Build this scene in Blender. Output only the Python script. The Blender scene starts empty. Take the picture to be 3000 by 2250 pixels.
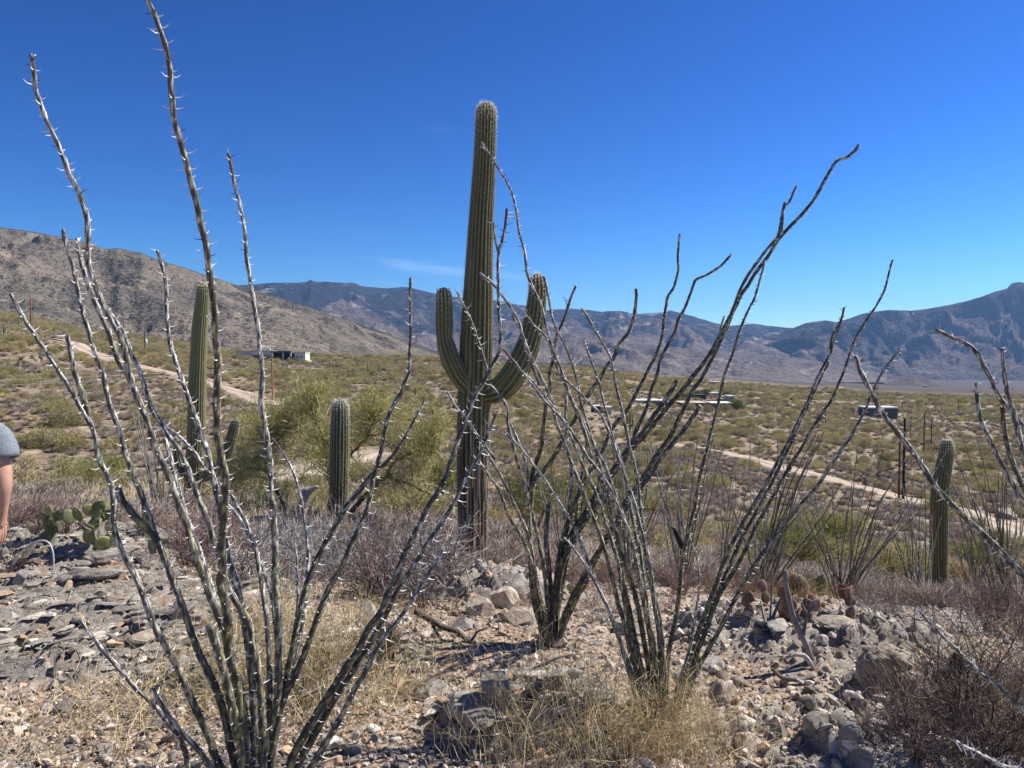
import bpy, math, random
import numpy as np
from mathutils import Vector

# ---------------------------------------------------------------- camera, sky, sun, exposure
scene = bpy.context.scene
COL = scene.collection
FOC = 2200.0                     # focal length in units of a 3000 px wide frame
PITCH = math.atan(85 / FOC)
CAMZ = 1.6
cam_data = bpy.data.cameras.new('camera')
cam = bpy.data.objects.new('camera', cam_data)
COL.objects.link(cam)
cam.location = (0, 0, CAMZ)
cam.rotation_euler = (math.pi / 2 - PITCH, 0, 0)
cam_data.sensor_width = 36.0
cam_data.lens = 36.0 * FOC / 3000
cam_data.clip_start = 0.05
cam_data.clip_end = 90000
scene.camera = cam

SUN_AZ = math.radians(68)        # measured from the view direction towards the right
SUN_EL = math.radians(47)
world = bpy.data.worlds.new('World')
scene.world = world
world.use_nodes = True
wn, wl = world.node_tree.nodes, world.node_tree.links
wn.clear()
w_out = wn.new('ShaderNodeOutputWorld')
w_bg = wn.new('ShaderNodeBackground')
w_sky = wn.new('ShaderNodeTexSky')
w_sky.sky_type = 'NISHITA'
w_sky.sun_disc = False
w_sky.sun_elevation = SUN_EL
w_sky.sun_rotation = SUN_AZ
w_sky.altitude = 1100
w_sky.air_density = 1.0
w_sky.dust_density = 0.25
w_sky.ozone_density = 3.5
w_hs = wn.new('ShaderNodeHueSaturation')
w_hs.inputs['Saturation'].default_value = 1.3
wl.new(w_sky.outputs[0], w_hs.inputs['Color'])
w_gm = wn.new('ShaderNodeGamma'); w_gm.inputs[1].default_value = 1.62      # clear, dry desert air: deep even blue
wl.new(w_hs.outputs[0], w_gm.inputs[0])
w_tn = wn.new('ShaderNodeMix'); w_tn.data_type = 'RGBA'; w_tn.blend_type = 'MULTIPLY'; w_tn.inputs[0].default_value = 1
wl.new(w_gm.outputs[0], w_tn.inputs[6]); w_tn.inputs[7].default_value = (.232, .270, .285, 1)
# faint cirrus wisps low in the sky
w_tc = wn.new('ShaderNodeTexCoord')
w_sep = wn.new('ShaderNodeSeparateXYZ')
wl.new(w_tc.outputs['Generated'], w_sep.inputs[0])
def wmath(op, a, b=None, c=None):
    n = wn.new('ShaderNodeMath'); n.operation = op
    for i, v in enumerate((a, b, c)):
        if v is None: continue
        if isinstance(v, (int, float)): n.inputs[i].default_value = v
        else: wl.new(v, n.inputs[i])
    return n.outputs[0]
w_map = wn.new('ShaderNodeMapping'); w_map.inputs['Scale'].default_value = (14, 14, 150)
w_map.inputs['Rotation'].default_value = (0, math.radians(7), 0)
wl.new(w_tc.outputs['Generated'], w_map.inputs[0])
w_no = wn.new('ShaderNodeTexNoise'); w_no.inputs['Scale'].default_value = 1.0; w_no.inputs['Detail'].default_value = 4
wl.new(w_map.outputs[0], w_no.inputs['Vector'])
wis = None
for (ax, az, sx, sz, k) in ((-0.137, 0.117, 0.035, 0.006, 1.0), (-0.085, 0.112, 0.035, 0.006, 0.9), (0.0, 0.104, 0.028, 0.005, 0.7), (-0.095, 0.298, 0.02, 0.006, .10)):
    u = wmath('DIVIDE', w_sep.outputs['X'], w_sep.outputs['Y'])
    v = wmath('DIVIDE', w_sep.outputs['Z'], w_sep.outputs['Y'])
    du = wmath('DIVIDE', wmath('SUBTRACT', u, ax), sx)
    dv = wmath('DIVIDE', wmath('ADD', wmath('SUBTRACT', v, az), wmath('MULTIPLY', wmath('SUBTRACT', u, ax), 0.16)), sz)
    r2 = wmath('ADD', wmath('MULTIPLY', du, du), wmath('MULTIPLY', dv, dv))
    g = wmath('MULTIPLY', wmath('POWER', 2.718, wmath('MULTIPLY', r2, -1.0)), k)
    wis = g if wis is None else wmath('ADD', wis, g)
front = wmath('GREATER_THAN', w_sep.outputs['Y'], 0.0)
wis = wmath('MULTIPLY', wmath('MULTIPLY', wis, front), wmath('MULTIPLY', wmath('MULTIPLY', w_no.outputs['Fac'], w_no.outputs['Fac']), 0.5))
w_mix = wn.new('ShaderNodeMix'); w_mix.data_type = 'RGBA'
wl.new(wis, w_mix.inputs[0]); wl.new(w_tn.outputs[2], w_mix.inputs[6]); w_mix.inputs[7].default_value = (8, 10, 12, 1)
wl.new(w_mix.outputs[2], w_bg.inputs['Color'])
w_bg.inputs['Strength'].default_value = 0.095
wl.new(w_bg.outputs[0], w_out.inputs['Surface'])

sun_data = bpy.data.lights.new('sun', 'SUN')
sun_data.energy = 5.0
sun_data.angle = math.radians(0.5)
sun_data.color = (1.0, 0.955, 0.88)
sun = bpy.data.objects.new('sun', sun_data)
COL.objects.link(sun)
sd = Vector((math.sin(SUN_AZ) * math.cos(SUN_EL), math.cos(SUN_AZ) * math.cos(SUN_EL), math.sin(SUN_EL)))
sun.rotation_euler = sd.to_track_quat('Z', 'Y').to_euler()
sun.location = (30, 10, 40)

scene.render.engine = 'CYCLES'
scene.view_settings.view_transform = 'Standard'
scene.view_settings.look = 'None'
scene.view_settings.exposure = 0.75
scene.view_settings.gamma = 1.0
scene.view_settings.use_curve_mapping = False
scene.render.resolution_x = 1024
scene.render.resolution_y = 768

# ---------------------------------------------------------------- maths helpers
rng = np.random.default_rng(7)
random.seed(7)
CP, SP = math.cos(PITCH), math.sin(PITCH)

def ps(px, py, D):
    """point seen at photo pixel (px, py), D metres ahead of the camera"""
    a = (np.asarray(px, float) - 1500) / FOC
    b = (1125 - np.asarray(py, float)) / FOC
    dy = CP + b * SP
    dz = -SP + b * CP
    D = np.asarray(D, float)
    return np.stack(np.broadcast_arrays(a / dy * D, D + 0 * dy, CAMZ + dz / dy * D), -1)

def _h(ix, iy, s):
    h = (ix.astype(np.int64) * 374761393 + iy.astype(np.int64) * 668265263 + s * 982451653) & 0xffffffff
    h = ((h ^ (h >> 13)) * 1274126177) & 0xffffffff
    return h ^ (h >> 16)

def perlin(x, y, s=0):
    x = np.asarray(x, float); y = np.asarray(y, float)
    ix = np.floor(x); iy = np.floor(y); fx = x - ix; fy = y - iy
    ix = ix.astype(np.int64); iy = iy.astype(np.int64)
    def g(a, b, dx, dy):
        t = _h(a, b, s) * (2 * math.pi / 4294967296.0)
        return np.cos(t) * dx + np.sin(t) * dy
    u = fx * fx * fx * (fx * (fx * 6 - 15) + 10); v = fy * fy * fy * (fy * (fy * 6 - 15) + 10)
    a = g(ix, iy, fx, fy); b = g(ix + 1, iy, fx - 1, fy)
    c = g(ix, iy + 1, fx, fy - 1); d = g(ix + 1, iy + 1, fx - 1, fy - 1)
    return 1.4 * ((a + (b - a) * u) + ((c + (d - c) * u) - (a + (b - a) * u)) * v)

def fbm(x, y, o=4, s=0, gain=.5, lac=2.03):
    r = 0; a = 1; t = 0
    for i in range(o):
        r = r + a * perlin(x, y, s + i * 17); t += a; a *= gain; x = x * lac + 3.1; y = y * lac + 1.7
    return r / t

def ridged(x, y, o=4, s=0):
    r = 0; a = 1; t = 0
    for i in range(o):
        r = r + a * (1 - 2 * np.abs(perlin(x, y, s + i * 13))); t += a; a *= .5; x = x * 2.07 + 5; y = y * 2.07 + 2
    return r / t

def cells(x, y, s=0):
    """worley: distance to nearest and second, id of nearest"""
    ix = np.floor(x).astype(np.int64); iy = np.floor(y).astype(np.int64)
    d1 = np.full(x.shape, 9.0); d2 = np.full(x.shape, 9.0); idn = np.zeros(x.shape)
    for a in (-1, 0, 1):
        for b in (-1, 0, 1):
            h = _h(ix + a, iy + b, s)
            cx = ix + a + (h & 0xffff) / 65536.0; cy = iy + b + ((h >> 16) & 0xffff) / 65536.0
            d = np.hypot(x - cx, y - cy)
            m = d < d1
            d2 = np.where(m, d1, np.minimum(d2, d)); idn = np.where(m, (h % 1009) / 1009.0, idn); d1 = np.where(m, d, d1)
    return d1, d2, idn

def sstep(a, b, x):
    t = np.clip((x - a) / (b - a), 0, 1)
    return t * t * (3 - 2 * t)

def cubic1(xs, Y, x):
    """monotone-ish cubic (Hermite, finite differences) of rows Y[i] over xs, at x; Y shape (n,...)"""
    xs = np.asarray(xs, float); n = len(xs)
    i = np.clip(np.searchsorted(xs, x) - 1, 0, n - 2)
    return i, np.clip((x - xs[i]) / (xs[i + 1] - xs[i]), 0, 1)

# ---------------------------------------------------------------- mesh helpers
def make_mesh(name, V, T=None, Q=None, col=None, smooth=False, attrs=None, mats=None, midx=None):
    V = np.asarray(V, np.float32)
    T = np.zeros((0, 3), np.int32) if T is None or len(T) == 0 else np.asarray(T, np.int32)
    Q = np.zeros((0, 4), np.int32) if Q is None or len(Q) == 0 else np.asarray(Q, np.int32)
    me = bpy.data.meshes.new(name)
    nt, nq = len(T), len(Q)
    me.vertices.add(len(V)); me.vertices.foreach_set('co', V.ravel())
    me.loops.add(nt * 3 + nq * 4)
    me.loops.foreach_set('vertex_index', np.concatenate([T.ravel(), Q.ravel()]))
    me.polygons.add(nt + nq)
    st = np.concatenate([np.arange(nt) * 3, nt * 3 + np.arange(nq) * 4]).astype(np.int32)
    me.polygons.foreach_set('loop_start', st)
    if midx is not None: me.polygons.foreach_set('material_index', np.asarray(midx, np.int32))
    me.update(calc_edges=True)
    me.polygons.foreach_set('use_smooth', np.full(nt + nq, smooth))
    if col is not None:
        c = np.ones((len(V), 4), np.float32); c[:, :3] = col
        a = me.color_attributes.new('tint', 'FLOAT_COLOR', 'POINT'); a.data.foreach_set('color', c.ravel())
    for k, v in (attrs or {}).items():
        a = me.attributes.new(k, 'FLOAT', 'POINT'); a.data.foreach_set('value', np.asarray(v, np.float32))
    for m in (mats or []): me.materials.append(m)
    return me

class MB:
    """collects vertices, faces and colours for one mesh"""
    def __init__(s): s.V = []; s.T = []; s.Q = []; s.C = []; s.n = 0
    def add(s, V, T=None, Q=None, C=(1, 1, 1)):
        V = np.asarray(V, float).reshape(-1, 3)
        if T is not None and len(T): s.T.append(np.asarray(T) + s.n)
        if Q is not None and len(Q): s.Q.append(np.asarray(Q) + s.n)
        s.V.append(V); s.C.append(np.broadcast_to(np.asarray(C, float), V.shape)); s.n += len(V)
        return s
    def mesh(s, name, mat, smooth=False):
        return make_mesh(name, np.concatenate(s.V), np.concatenate(s.T) if s.T else None,
                         np.concatenate(s.Q) if s.Q else None, np.concatenate(s.C), smooth, mats=[mat])
    def build(s, name, mat, parent=None, smooth=False):
        return link(name, s.mesh(name, mat, smooth), parent)

def link(name, me, parent=None, loc=None):
    o = bpy.data.objects.new(name, me); COL.objects.link(o)
    if parent is not None:
        o.parent = parent
    if loc is not None: o.location = loc
    return o

def tag(o, label=None, cat=None, group=None, kind=None):
    if label: o['label'] = label
    if cat: o['category'] = cat
    if group: o['group'] = group
    if kind: o['kind'] = kind
    return o

def thing(name, label, cat, loc=(0, 0, 0), rz=0, group=None):
    o = bpy.data.objects.new(name, None); COL.objects.link(o)
    o.location = loc; o.rotation_euler = (0, 0, rz); o.empty_display_size = .2
    return tag(o, label, cat, group)

def copy_tree(o, parent=None):
    c = o.copy(); COL.objects.link(c)
    if parent is not None: c.parent = parent
    for ch in list(o.children): copy_tree(ch, c)
    return c

def box(c, s, rz=0.0, mb=None, C=(1, 1, 1)):
    mb = mb or MB()
    v = np.array([[x, y, z] for z in (-.5, .5) for y in (-.5, .5) for x in (-.5, .5)]) * np.asarray(s)
    ca, sa = math.cos(rz), math.sin(rz)
    v = np.stack([v[:, 0] * ca - v[:, 1] * sa, v[:, 0] * sa + v[:, 1] * ca, v[:, 2]], -1) + np.asarray(c)
    mb.add(v, Q=[(0, 2, 3, 1), (4, 5, 7, 6), (0, 1, 5, 4), (2, 6, 7, 3), (0, 4, 6, 2), (1, 3, 7, 5)], C=C)
    return mb

def segs(P, Qp, r0, r1, C, sides=3, mb=None):
    """many thin prisms at once; P,Qp (n,3)"""
    mb = mb or MB()
    P = np.asarray(P, float); Qp = np.asarray(Qp, float); n = len(P)
    if n == 0: return mb
    r0 = np.broadcast_to(r0, (n,)); r1 = np.broadcast_to(r1, (n,))
    d = Qp - P; d /= np.linalg.norm(d, axis=1, keepdims=True) + 1e-9
    ref = np.where(np.abs(d[:, 2:3]) > .9, np.array([[1., 0, 0]]), np.array([[0., 0, 1]]))
    a = np.cross(d, ref); a /= np.linalg.norm(a, axis=1, keepdims=True) + 1e-9
    b = np.cross(d, a)
    V = np.zeros((n, 2 * sides, 3))
    for k in range(sides):
        t = 2 * math.pi * k / sides
        o = a * math.cos(t) + b * math.sin(t)
        V[:, k] = P + o * r0[:, None]; V[:, sides + k] = Qp + o * r1[:, None]
    base = (np.arange(n) * 2 * sides)[:, None]
    Q = np.concatenate([base + np.array([[k, (k + 1) % sides, sides + (k + 1) % sides, sides + k]]) for k in range(sides)])
    C = np.broadcast_to(np.asarray(C, float), (n, 3))
    mb.add(V.reshape(-1, 3), Q=Q, C=np.repeat(C, 2 * sides, axis=0))
    return mb

def catmull(P, step):
    """resample a polyline smoothly at about step"""
    P = np.asarray(P, float)
    if len(P) < 3:
        n = max(2, int(np.linalg.norm(P[-1] - P[0]) / step)); t = np.linspace(0, 1, n)[:, None]
        return P[0] * (1 - t) + P[-1] * t
    E = np.vstack([2 * P[0] - P[1], P, 2 * P[-1] - P[-2]])
    out = []
    for i in range(1, len(E) - 2):
        n = max(1, int(round(np.linalg.norm(E[i + 1] - E[i]) / step)))
        t = (np.arange(n) / n)[:, None]
        out.append(.5 * ((2 * E[i]) + (-E[i - 1] + E[i + 1]) * t + (2 * E[i - 1] - 5 * E[i] + 4 * E[i + 1] - E[i + 2]) * t * t
                         + (-E[i - 1] + 3 * E[i] - 3 * E[i + 1] + E[i + 2]) * t ** 3))
    out.append(P[-1:])
    return np.concatenate(out)

def frames(P):
    T = np.gradient(P, axis=0); T /= np.linalg.norm(T, axis=1, keepdims=True) + 1e-9
    a = np.cross(T[0], (0, 1, 0.01)); a /= np.linalg.norm(a)
    A = [a]
    for i in range(1, len(P)):
        a = A[-1] - T[i] * np.dot(A[-1], T[i]); a /= np.linalg.norm(a) + 1e-9; A.append(a)
    A = np.array(A); B = np.cross(T, A)
    return T, A, B

def tube(P, R, sides, mb=None, C=(1, 1, 1), rad=None, cap0=False, cap1=True, colf=None):
    """P (n,3) path, R (n,) radii, rad(i_over_n (n,1), phi (1,m)) -> multiplier (n,m)"""
    mb = mb or MB(); P = np.asarray(P, float); n = len(P)
    T, A, B = frames(P)
    ph = np.arange(sides) * 2 * math.pi / sides
    m = np.ones((n, sides)) if rad is None else np.broadcast_to(rad(np.arange(n)[:, None], ph[None, :]), (n, sides))
    r = np.asarray(R)[:, None] * m
    V = P[:, None] + r[..., None] * (A[:, None] * np.cos(ph)[None, :, None] + B[:, None] * np.sin(ph)[None, :, None])
    i = np.arange(n - 1)[:, None] * sides; k = np.arange(sides)[None, :]; k2 = (k + 1) % sides
    Q = np.stack([i + k, i + k2, i + sides + k2, i + sides + k], -1).reshape(-1, 4)
    VV = V.reshape(-1, 3)
    CC = np.broadcast_to(np.asarray(C, float), VV.shape) if colf is None else np.broadcast_to(colf(np.arange(n)[:, None], ph[None, :], m), (n, sides, 3)).reshape(-1, 3)
    Tt = []
    extra = []; ec = []
    if cap1:
        extra.append(P[-1] + T[-1] * R[-1] * .6); ec.append(CC[-1])
        Tt += [((n - 1) * sides + k_, (n - 1) * sides + (k_ + 1) % sides, n * sides) for k_ in range(sides)]
    if cap0:
        extra.append(P[0] - T[0] * R[0] * .3); ec.append(CC[0])
        Tt += [((k_ + 1) % sides, k_, n * sides + len(extra) - 1) for k_ in range(sides)]
    if extra: VV = np.vstack([VV, extra]); CC = np.vstack([CC, ec])
    mb.add(VV, T=Tt, Q=Q, C=CC)
    return mb

# ---------------------------------------------------------------- materials
def new_mat(name):
    m = bpy.data.materials.new(name); m.use_nodes = True
    nt = m.node_tree; b = nt.nodes['Principled BSDF']
    b.inputs['Roughness'].default_value = .85
    b.inputs['Specular IOR Level'].default_value = .25
    return m, nt, b
class NT:
    """short node-building helper"""
    def __init__(s, nt): s.nt = nt
    def n(s, t, **kw):
        x = s.nt.nodes.new(t)
        for k, v in kw.items(): setattr(x, k, v)
        return x
    def l(s, a, b): s.nt.links.new(a, b)
    def set(s, sock, v):
        if hasattr(v, 'is_linked') or hasattr(v, 'links'): s.l(v, sock)
        elif isinstance(v, (tuple, list)) and len(v) == 3 and sock.type == 'RGBA': sock.default_value = (*v, 1)
        else: sock.default_value = v
    def noise(s, scale, detail=4, rough=.55, vec=None, col=False, dist=0):
        x = s.n('ShaderNodeTexNoise'); x.inputs['Scale'].default_value = scale; x.inputs['Detail'].default_value = detail
        x.inputs['Roughness'].default_value = rough; x.inputs['Distortion'].default_value = dist
        s.l(vec if vec is not None else s.pos(), x.inputs['Vector'])
        return x.outputs['Color' if col else 'Fac']
    def voro(s, scale, vec=None, feature='F1', out='Distance', rnd=1):
        x = s.n('ShaderNodeTexVoronoi'); x.feature = feature; x.inputs['Scale'].default_value = scale
        x.inputs['Randomness'].default_value = rnd
        s.l(vec if vec is not None else s.pos(), x.inputs['Vector'])
        return x.outputs[out]
    def pos(s):
        if not hasattr(s, '_p'):
            s._g = s.n('ShaderNodeNewGeometry'); s._p = s._g.outputs['Position']
        return s._p
    def obj(s):
        if not hasattr(s, '_o'): s._o = s.n('ShaderNodeTexCoord').outputs['Object']
        return s._o
    def map(s, vec, scale, rot=(0, 0, 0)):
        x = s.n('ShaderNodeMapping'); x.inputs['Scale'].default_value = scale; x.inputs['Rotation'].default_value = rot
        s.l(vec, x.inputs[0]); return x.outputs[0]
    def ramp(s, f, stops, interp='LINEAR'):
        x = s.n('ShaderNodeValToRGB'); x.color_ramp.interpolation = interp; e = x.color_ramp.elements
        while len(e) < len(stops): e.new(.5)
        for i, (p, c) in enumerate(stops):
            e[i].position = p; e[i].color = (*(c if isinstance(c, (tuple, list)) else (c, c, c)), 1)
        s.l(f, x.inputs[0]); return x.outputs[0]
    def mix(s, f, a, b, mode='MIX'):
        x = s.n('ShaderNodeMix'); x.data_type = 'RGBA'; x.blend_type = mode
        s.set(x.inputs[0], f); s.set(x.inputs[6], a); s.set(x.inputs[7], b); return x.outputs[2]
    def m(s, op, a, b=0.0, clamp=False):
        x = s.n('ShaderNodeMath'); x.operation = op; x.use_clamp = clamp
        s.set(x.inputs[0], a); s.set(x.inputs[1], b); return x.outputs[0]
    def rng(s, v, a, b, c=0.0, d=1.0):
        x = s.n('ShaderNodeMapRange'); s.set(x.inputs[0], v)
        for i, q in enumerate((a, b, c, d)): x.inputs[i + 1].default_value = q
        return x.outputs[0]
    def attr(s, name, out='Fac'):
        x = s.n('ShaderNodeAttribute'); x.attribute_name = name; return x.outputs[out]
    def bump(s, h, strength, dist):
        x = s.n('ShaderNodeBump'); x.inputs['Strength'].default_value = strength; x.inputs['Distance'].default_value = dist
        s.l(h, x.inputs['Height']); return x.outputs[0]

def tint_mat(name, nscale=40, var=.35, rough=.85, bump=.3, bdist=.01, rnd=.0, sss=0, stretch=None, transl=0):
    """colour from the mesh's own 'tint' colours, broken up by noise"""
    m, nt, b = new_mat(name); t = NT(nt)
    v = t.obj() if stretch is None else t.map(t.obj(), stretch)
    n = t.noise(nscale, 5, .6, v)
    k = t.rng(n, .3, .7, 1 - var, 1 + var)
    c = t.mix(1.0, t.attr('tint', 'Color'), k, 'MULTIPLY')
    if rnd:
        oi = t.n('ShaderNodeObjectInfo')
        c = t.mix(1.0, c, t.rng(oi.outputs['Random'], 0, 1, 1 - rnd, 1 + rnd), 'MULTIPLY')
    t.l(c, b.inputs['Base Color'])
    b.inputs['Roughness'].default_value = rough
    if bump: t.l(t.bump(n, bump, bdist), b.inputs['Normal'])
    if transl:
        tr = t.n('ShaderNodeBsdfTranslucent'); t.l(c, tr.inputs[0])
        mx = t.n('ShaderNodeMixShader'); mx.inputs[0].default_value = transl
        t.l(b.outputs[0], mx.inputs[1]); t.l(tr.outputs[0], mx.inputs[2])
        t.l(mx.outputs[0], nt.nodes['Material Output'].inputs['Surface'])
    return m

def flat_mat(name, col, rough=.8, nscale=8, var=.12, metal=0):
    m, nt, b = new_mat(name); t = NT(nt)
    n = t.noise(nscale, 4, .6, t.obj())
    t.l(t.mix(1.0, col, t.rng(n, .3, .7, 1 - var, 1 + var), 'MULTIPLY'), b.inputs['Base Color'])
    b.inputs['Roughness'].default_value = rough; b.inputs['Metallic'].default_value = metal
    return m
# ---------------------------------------------------------------- terrain height
DROW = [4.5, 6.5, 9.5, 14, 25, 45, 80, 150, 300, 450, 700, 1200, 2000, 3500, 6000, 12000, 45000]
PCOL = [-700, 0, 350, 700, 1000, 1300, 1650, 2000, 2350, 2700, 3000, 3600]
PYT = np.array([
 [1820, 1825, 1825, 1835, 1842, 1848, 1855, 1862, 1865, 1870, 1880, 1890],
 [1600, 1605, 1610, 1660, 1700, 1735, 1750, 1760, 1775, 1800, 1820, 1840],
 [1530, 1535, 1545, 1590, 1640, 1695, 1700, 1715, 1740, 1785, 1800, 1810],
 [1490, 1490, 1500, 1530, 1560, 1600, 1640, 1670, 1700, 1770, 1770, 1780],
 [1460, 1462, 1468, 1480, 1500, 1520, 1570, 1600, 1640, 1675, 1695, 1705],
 [1400, 1410, 1415, 1415, 1425, 1440, 1480, 1510, 1545, 1580, 1610, 1630],
 [1130, 1160, 1200, 1240, 1270, 1300, 1360, 1385, 1425, 1466, 1490, 1500],
 [ 960,  985, 1040, 1110, 1135, 1160, 1230, 1265, 1295, 1320, 1340, 1350],
 [ 900,  930, 1000, 1062, 1080, 1090, 1135, 1175, 1205, 1220, 1225, 1230],
 [ 905,  925,  985, 1036, 1048, 1055, 1085, 1130, 1160, 1178, 1180, 1180],
 [ 925,  945,  995, 1040, 1050, 1056, 1078, 1108, 1135, 1155, 1158, 1160],
 [ 980, 1000, 1020, 1052, 1062, 1070, 1088, 1103, 1122, 1141, 1145, 1150],
 [1060, 1060, 1065, 1075, 1080, 1088, 1096, 1104, 1122, 1136, 1140, 1140],
 [1112, 1112, 1112, 1112, 1112, 1112, 1112, 1114, 1118, 1126, 1128, 1128],
 [1090] * 12, [1078] * 12, [1055] * 12], float)
ST = (PYT - 1040) / FOC * 1.004
LD = np.log(np.array(DROW))
# rock outcrops in the foreground: centre x, y, radius x, radius y, height, kind (0 layered slate, 1 crumbly)
OUTC = [(-2.9, 4.5, 1.75, 1.15, .10, 0), (-1.2, 3.9, .9, .55, .05, 0), (1.75, 4.6, .85, .85, .12, 1), (-.05, 5.9, .75, .45, .22, 1),
        (1.5, 3.1, .8, .4, .06, 1), (-3.6, 6.3, 1.2, .6, .18, 0), (.1, 3.35, .5, .35, .09, 0), (2.3, 3.5, .9, .5, .1, 1)]

def hermite(xs, Y, x, axis_first=True):
    """C1 interpolation along first axis of Y at scalar positions x -> weights (index, w0..w3)"""
    xs = np.asarray(xs); n = len(xs)
    i = np.clip(np.searchsorted(xs, x, side='right') - 1, 0, n - 2)
    h = xs[i + 1] - xs[i]; t = np.clip((x - xs[i]) / h, 0, 1)
    return i, h, t

def polar(x, y):
    r = np.hypot(x, y) + 1e-6
    az = np.arctan2(x, y)
    azc = np.clip(az, -.76, .76)
    return r * np.cos(azc), np.tan(azc), r

_slopesD = np.gradient(ST, LD, axis=0)
def hbase(x, y):
    D, u, r = polar(np.asarray(x, float), np.asarray(y, float))
    px = 1500 + FOC * u
    l = np.log(np.maximum(D, 4.5))
    i, h, t = hermite(LD, None, l)
    j, hc, tc = hermite(PCOL, None, np.clip(px, PCOL[0], PCOL[-1]))
    tc = tc * tc * (3 - 2 * tc) * .5 + tc * .5
    def at(k):
        y0 = ST[i, k]; y1 = ST[i + 1, k]; m0 = _slopesD[i, k] * h; m1 = _slopesD[i + 1, k] * h
        lim = 3 * np.abs(y1 - y0); m0 = np.clip(m0, -lim, lim); m1 = np.clip(m1, -lim, lim)
        t2 = t * t; t3 = t2 * t
        return (2 * t3 - 3 * t2 + 1) * y0 + (t3 - 2 * t2 + t) * m0 + (-2 * t3 + 3 * t2) * y1 + (t3 - t2) * m1
    s = at(j) * (1 - tc) + at(j + 1) * tc
    z = CAMZ - s * D
    zn = CAMZ - s * 4.5                       # nearer than 4.5 m: ease to the level the camera stands on
    w = np.clip((D / 4.5), 0, 1)
    z = np.where(D < 4.5, zn * w ** 2, z)
    # broad undulation and little washes
    amp = np.clip((D - 18) / 60, 0, 1) * np.minimum(D, 700) * .0042
    z = z + amp * fbm(x / 34, y / 34, 3, 5) * np.clip(900 / D, 0, 1)
    amp2 = np.clip((D - 8) / 20, 0, 1) * .28 * np.clip(300 / D, 0, 1)
    z = z + amp2 * fbm(x / 7, y / 7, 3, 9)
    return z

def outcrop_mask(x, y):
    m0 = np.zeros(np.shape(x)); m1 = np.zeros(np.shape(x)); hh = np.zeros(np.shape(x))
    wob = .28 * fbm(x * 1.7, y * 1.7, 3, 31)
    for cx, cy, rx, ry, h, k in OUTC:
        d = np.hypot((x - cx) / rx, (y - cy) / ry) + wob
        m = sstep(1.05, .75, d); hh = np.maximum(hh, h * sstep(1.15, .3, d))
        if k: m1 = np.maximum(m1, m)
        else: m0 = np.maximum(m0, m)
    return m0, m1, hh

def hdetail(x, y):
    """rock layers, lumps and grit close to the camera"""
    x = np.asarray(x, float); y = np.asarray(y, float)
    r = np.hypot(x, y); fade = sstep(22, 9, r)
    m0, m1, hh = outcrop_mask(x, y)
    wx = x + .18 * fbm(x * 1.3, y * 1.3, 3, 71); wy = y + .18 * fbm(x * 1.3, y * 1.3, 3, 72)
    # layered slate: overlapping shelves that dip, broken across
    q = (wy * .93 - wx * .30) * 7.2 + 1.1 * fbm(x * 1.1, y * 2.4, 3, 41)
    fr = q - np.floor(q)
    lay = np.where(fr < .86, fr / .86, (1 - fr) / .14) * (.45 + .55 * (_h(np.floor(q).astype(np.int64), np.floor(wx * 1.6 + np.floor(q) * .37).astype(np.int64), 3) % 97) / 97.0)
    q2 = (wy * .96 - wx * .2) * 19 + 1.3 * fbm(x * 2.5, y * 5, 2, 43)
    fr2 = q2 - np.floor(q2)
    lay2 = np.where(fr2 < .8, fr2 / .8, (1 - fr2) / .2)
    d1, d2, idn = cells(wx * 2.6 + wy * .4, wy * 5.5, 12)
    slab = (idn - .5) * sstep(0, .1, d2 - d1) - .6 * sstep(.09, .0, d2 - d1)
    z0 = .075 * lay + .026 * lay2 + .055 * slab + .014 * fbm(x * 22, y * 30, 3, 45)
    # crumbly rock: blocky chunks
    d1, d2, idn = cells(wx * 3.1, wy * 3.6, 22); e1 = d2 - d1
    c1, c2, idm = cells(wx * 9.5 + 4, wy * 10.5, 23); e2 = c2 - c1
    z1 = .10 * (idn - .4) * sstep(0, .14, e1) + .06 * (idm - .4) * sstep(0, .16, e2) + .028 * fbm(x * 14, y * 14, 4, 46)
    zg = .03 * fbm(x * 1.8, y * 1.8, 4, 47) + .010 * fbm(x * 13, y * 13, 3, 48)
    c1, c2, idm = cells(x * 15, y * 15, 29)
    zg = zg + .012 * idm * sstep(.0, .25, c2 - c1)
    z = hh + zg * (1 - np.maximum(m0, m1)) + z0 * m0 + z1 * m1 * (1 - m0 * .5)
    return z * fade

def H(x, y): return hbase(x, y) + hdetail(x, y)
def H1(x, y): return float(H(np.array([x]), np.array([y]))[0])

def ghit(px, py, near=1.6):
    """where the line of sight through a photo pixel meets the ground"""
    Ds = near * (40000 / near) ** np.linspace(0, 1, 2600)
    P = ps(np.full(Ds.shape, px), np.full(Ds.shape, py), Ds)
    below = P[:, 2] < H(P[:, 0], P[:, 1])
    i = int(np.argmax(below)) if below.any() else len(Ds) - 1
    p = P[i].copy(); p[2] = H1(p[0], p[1])
    return p

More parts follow.
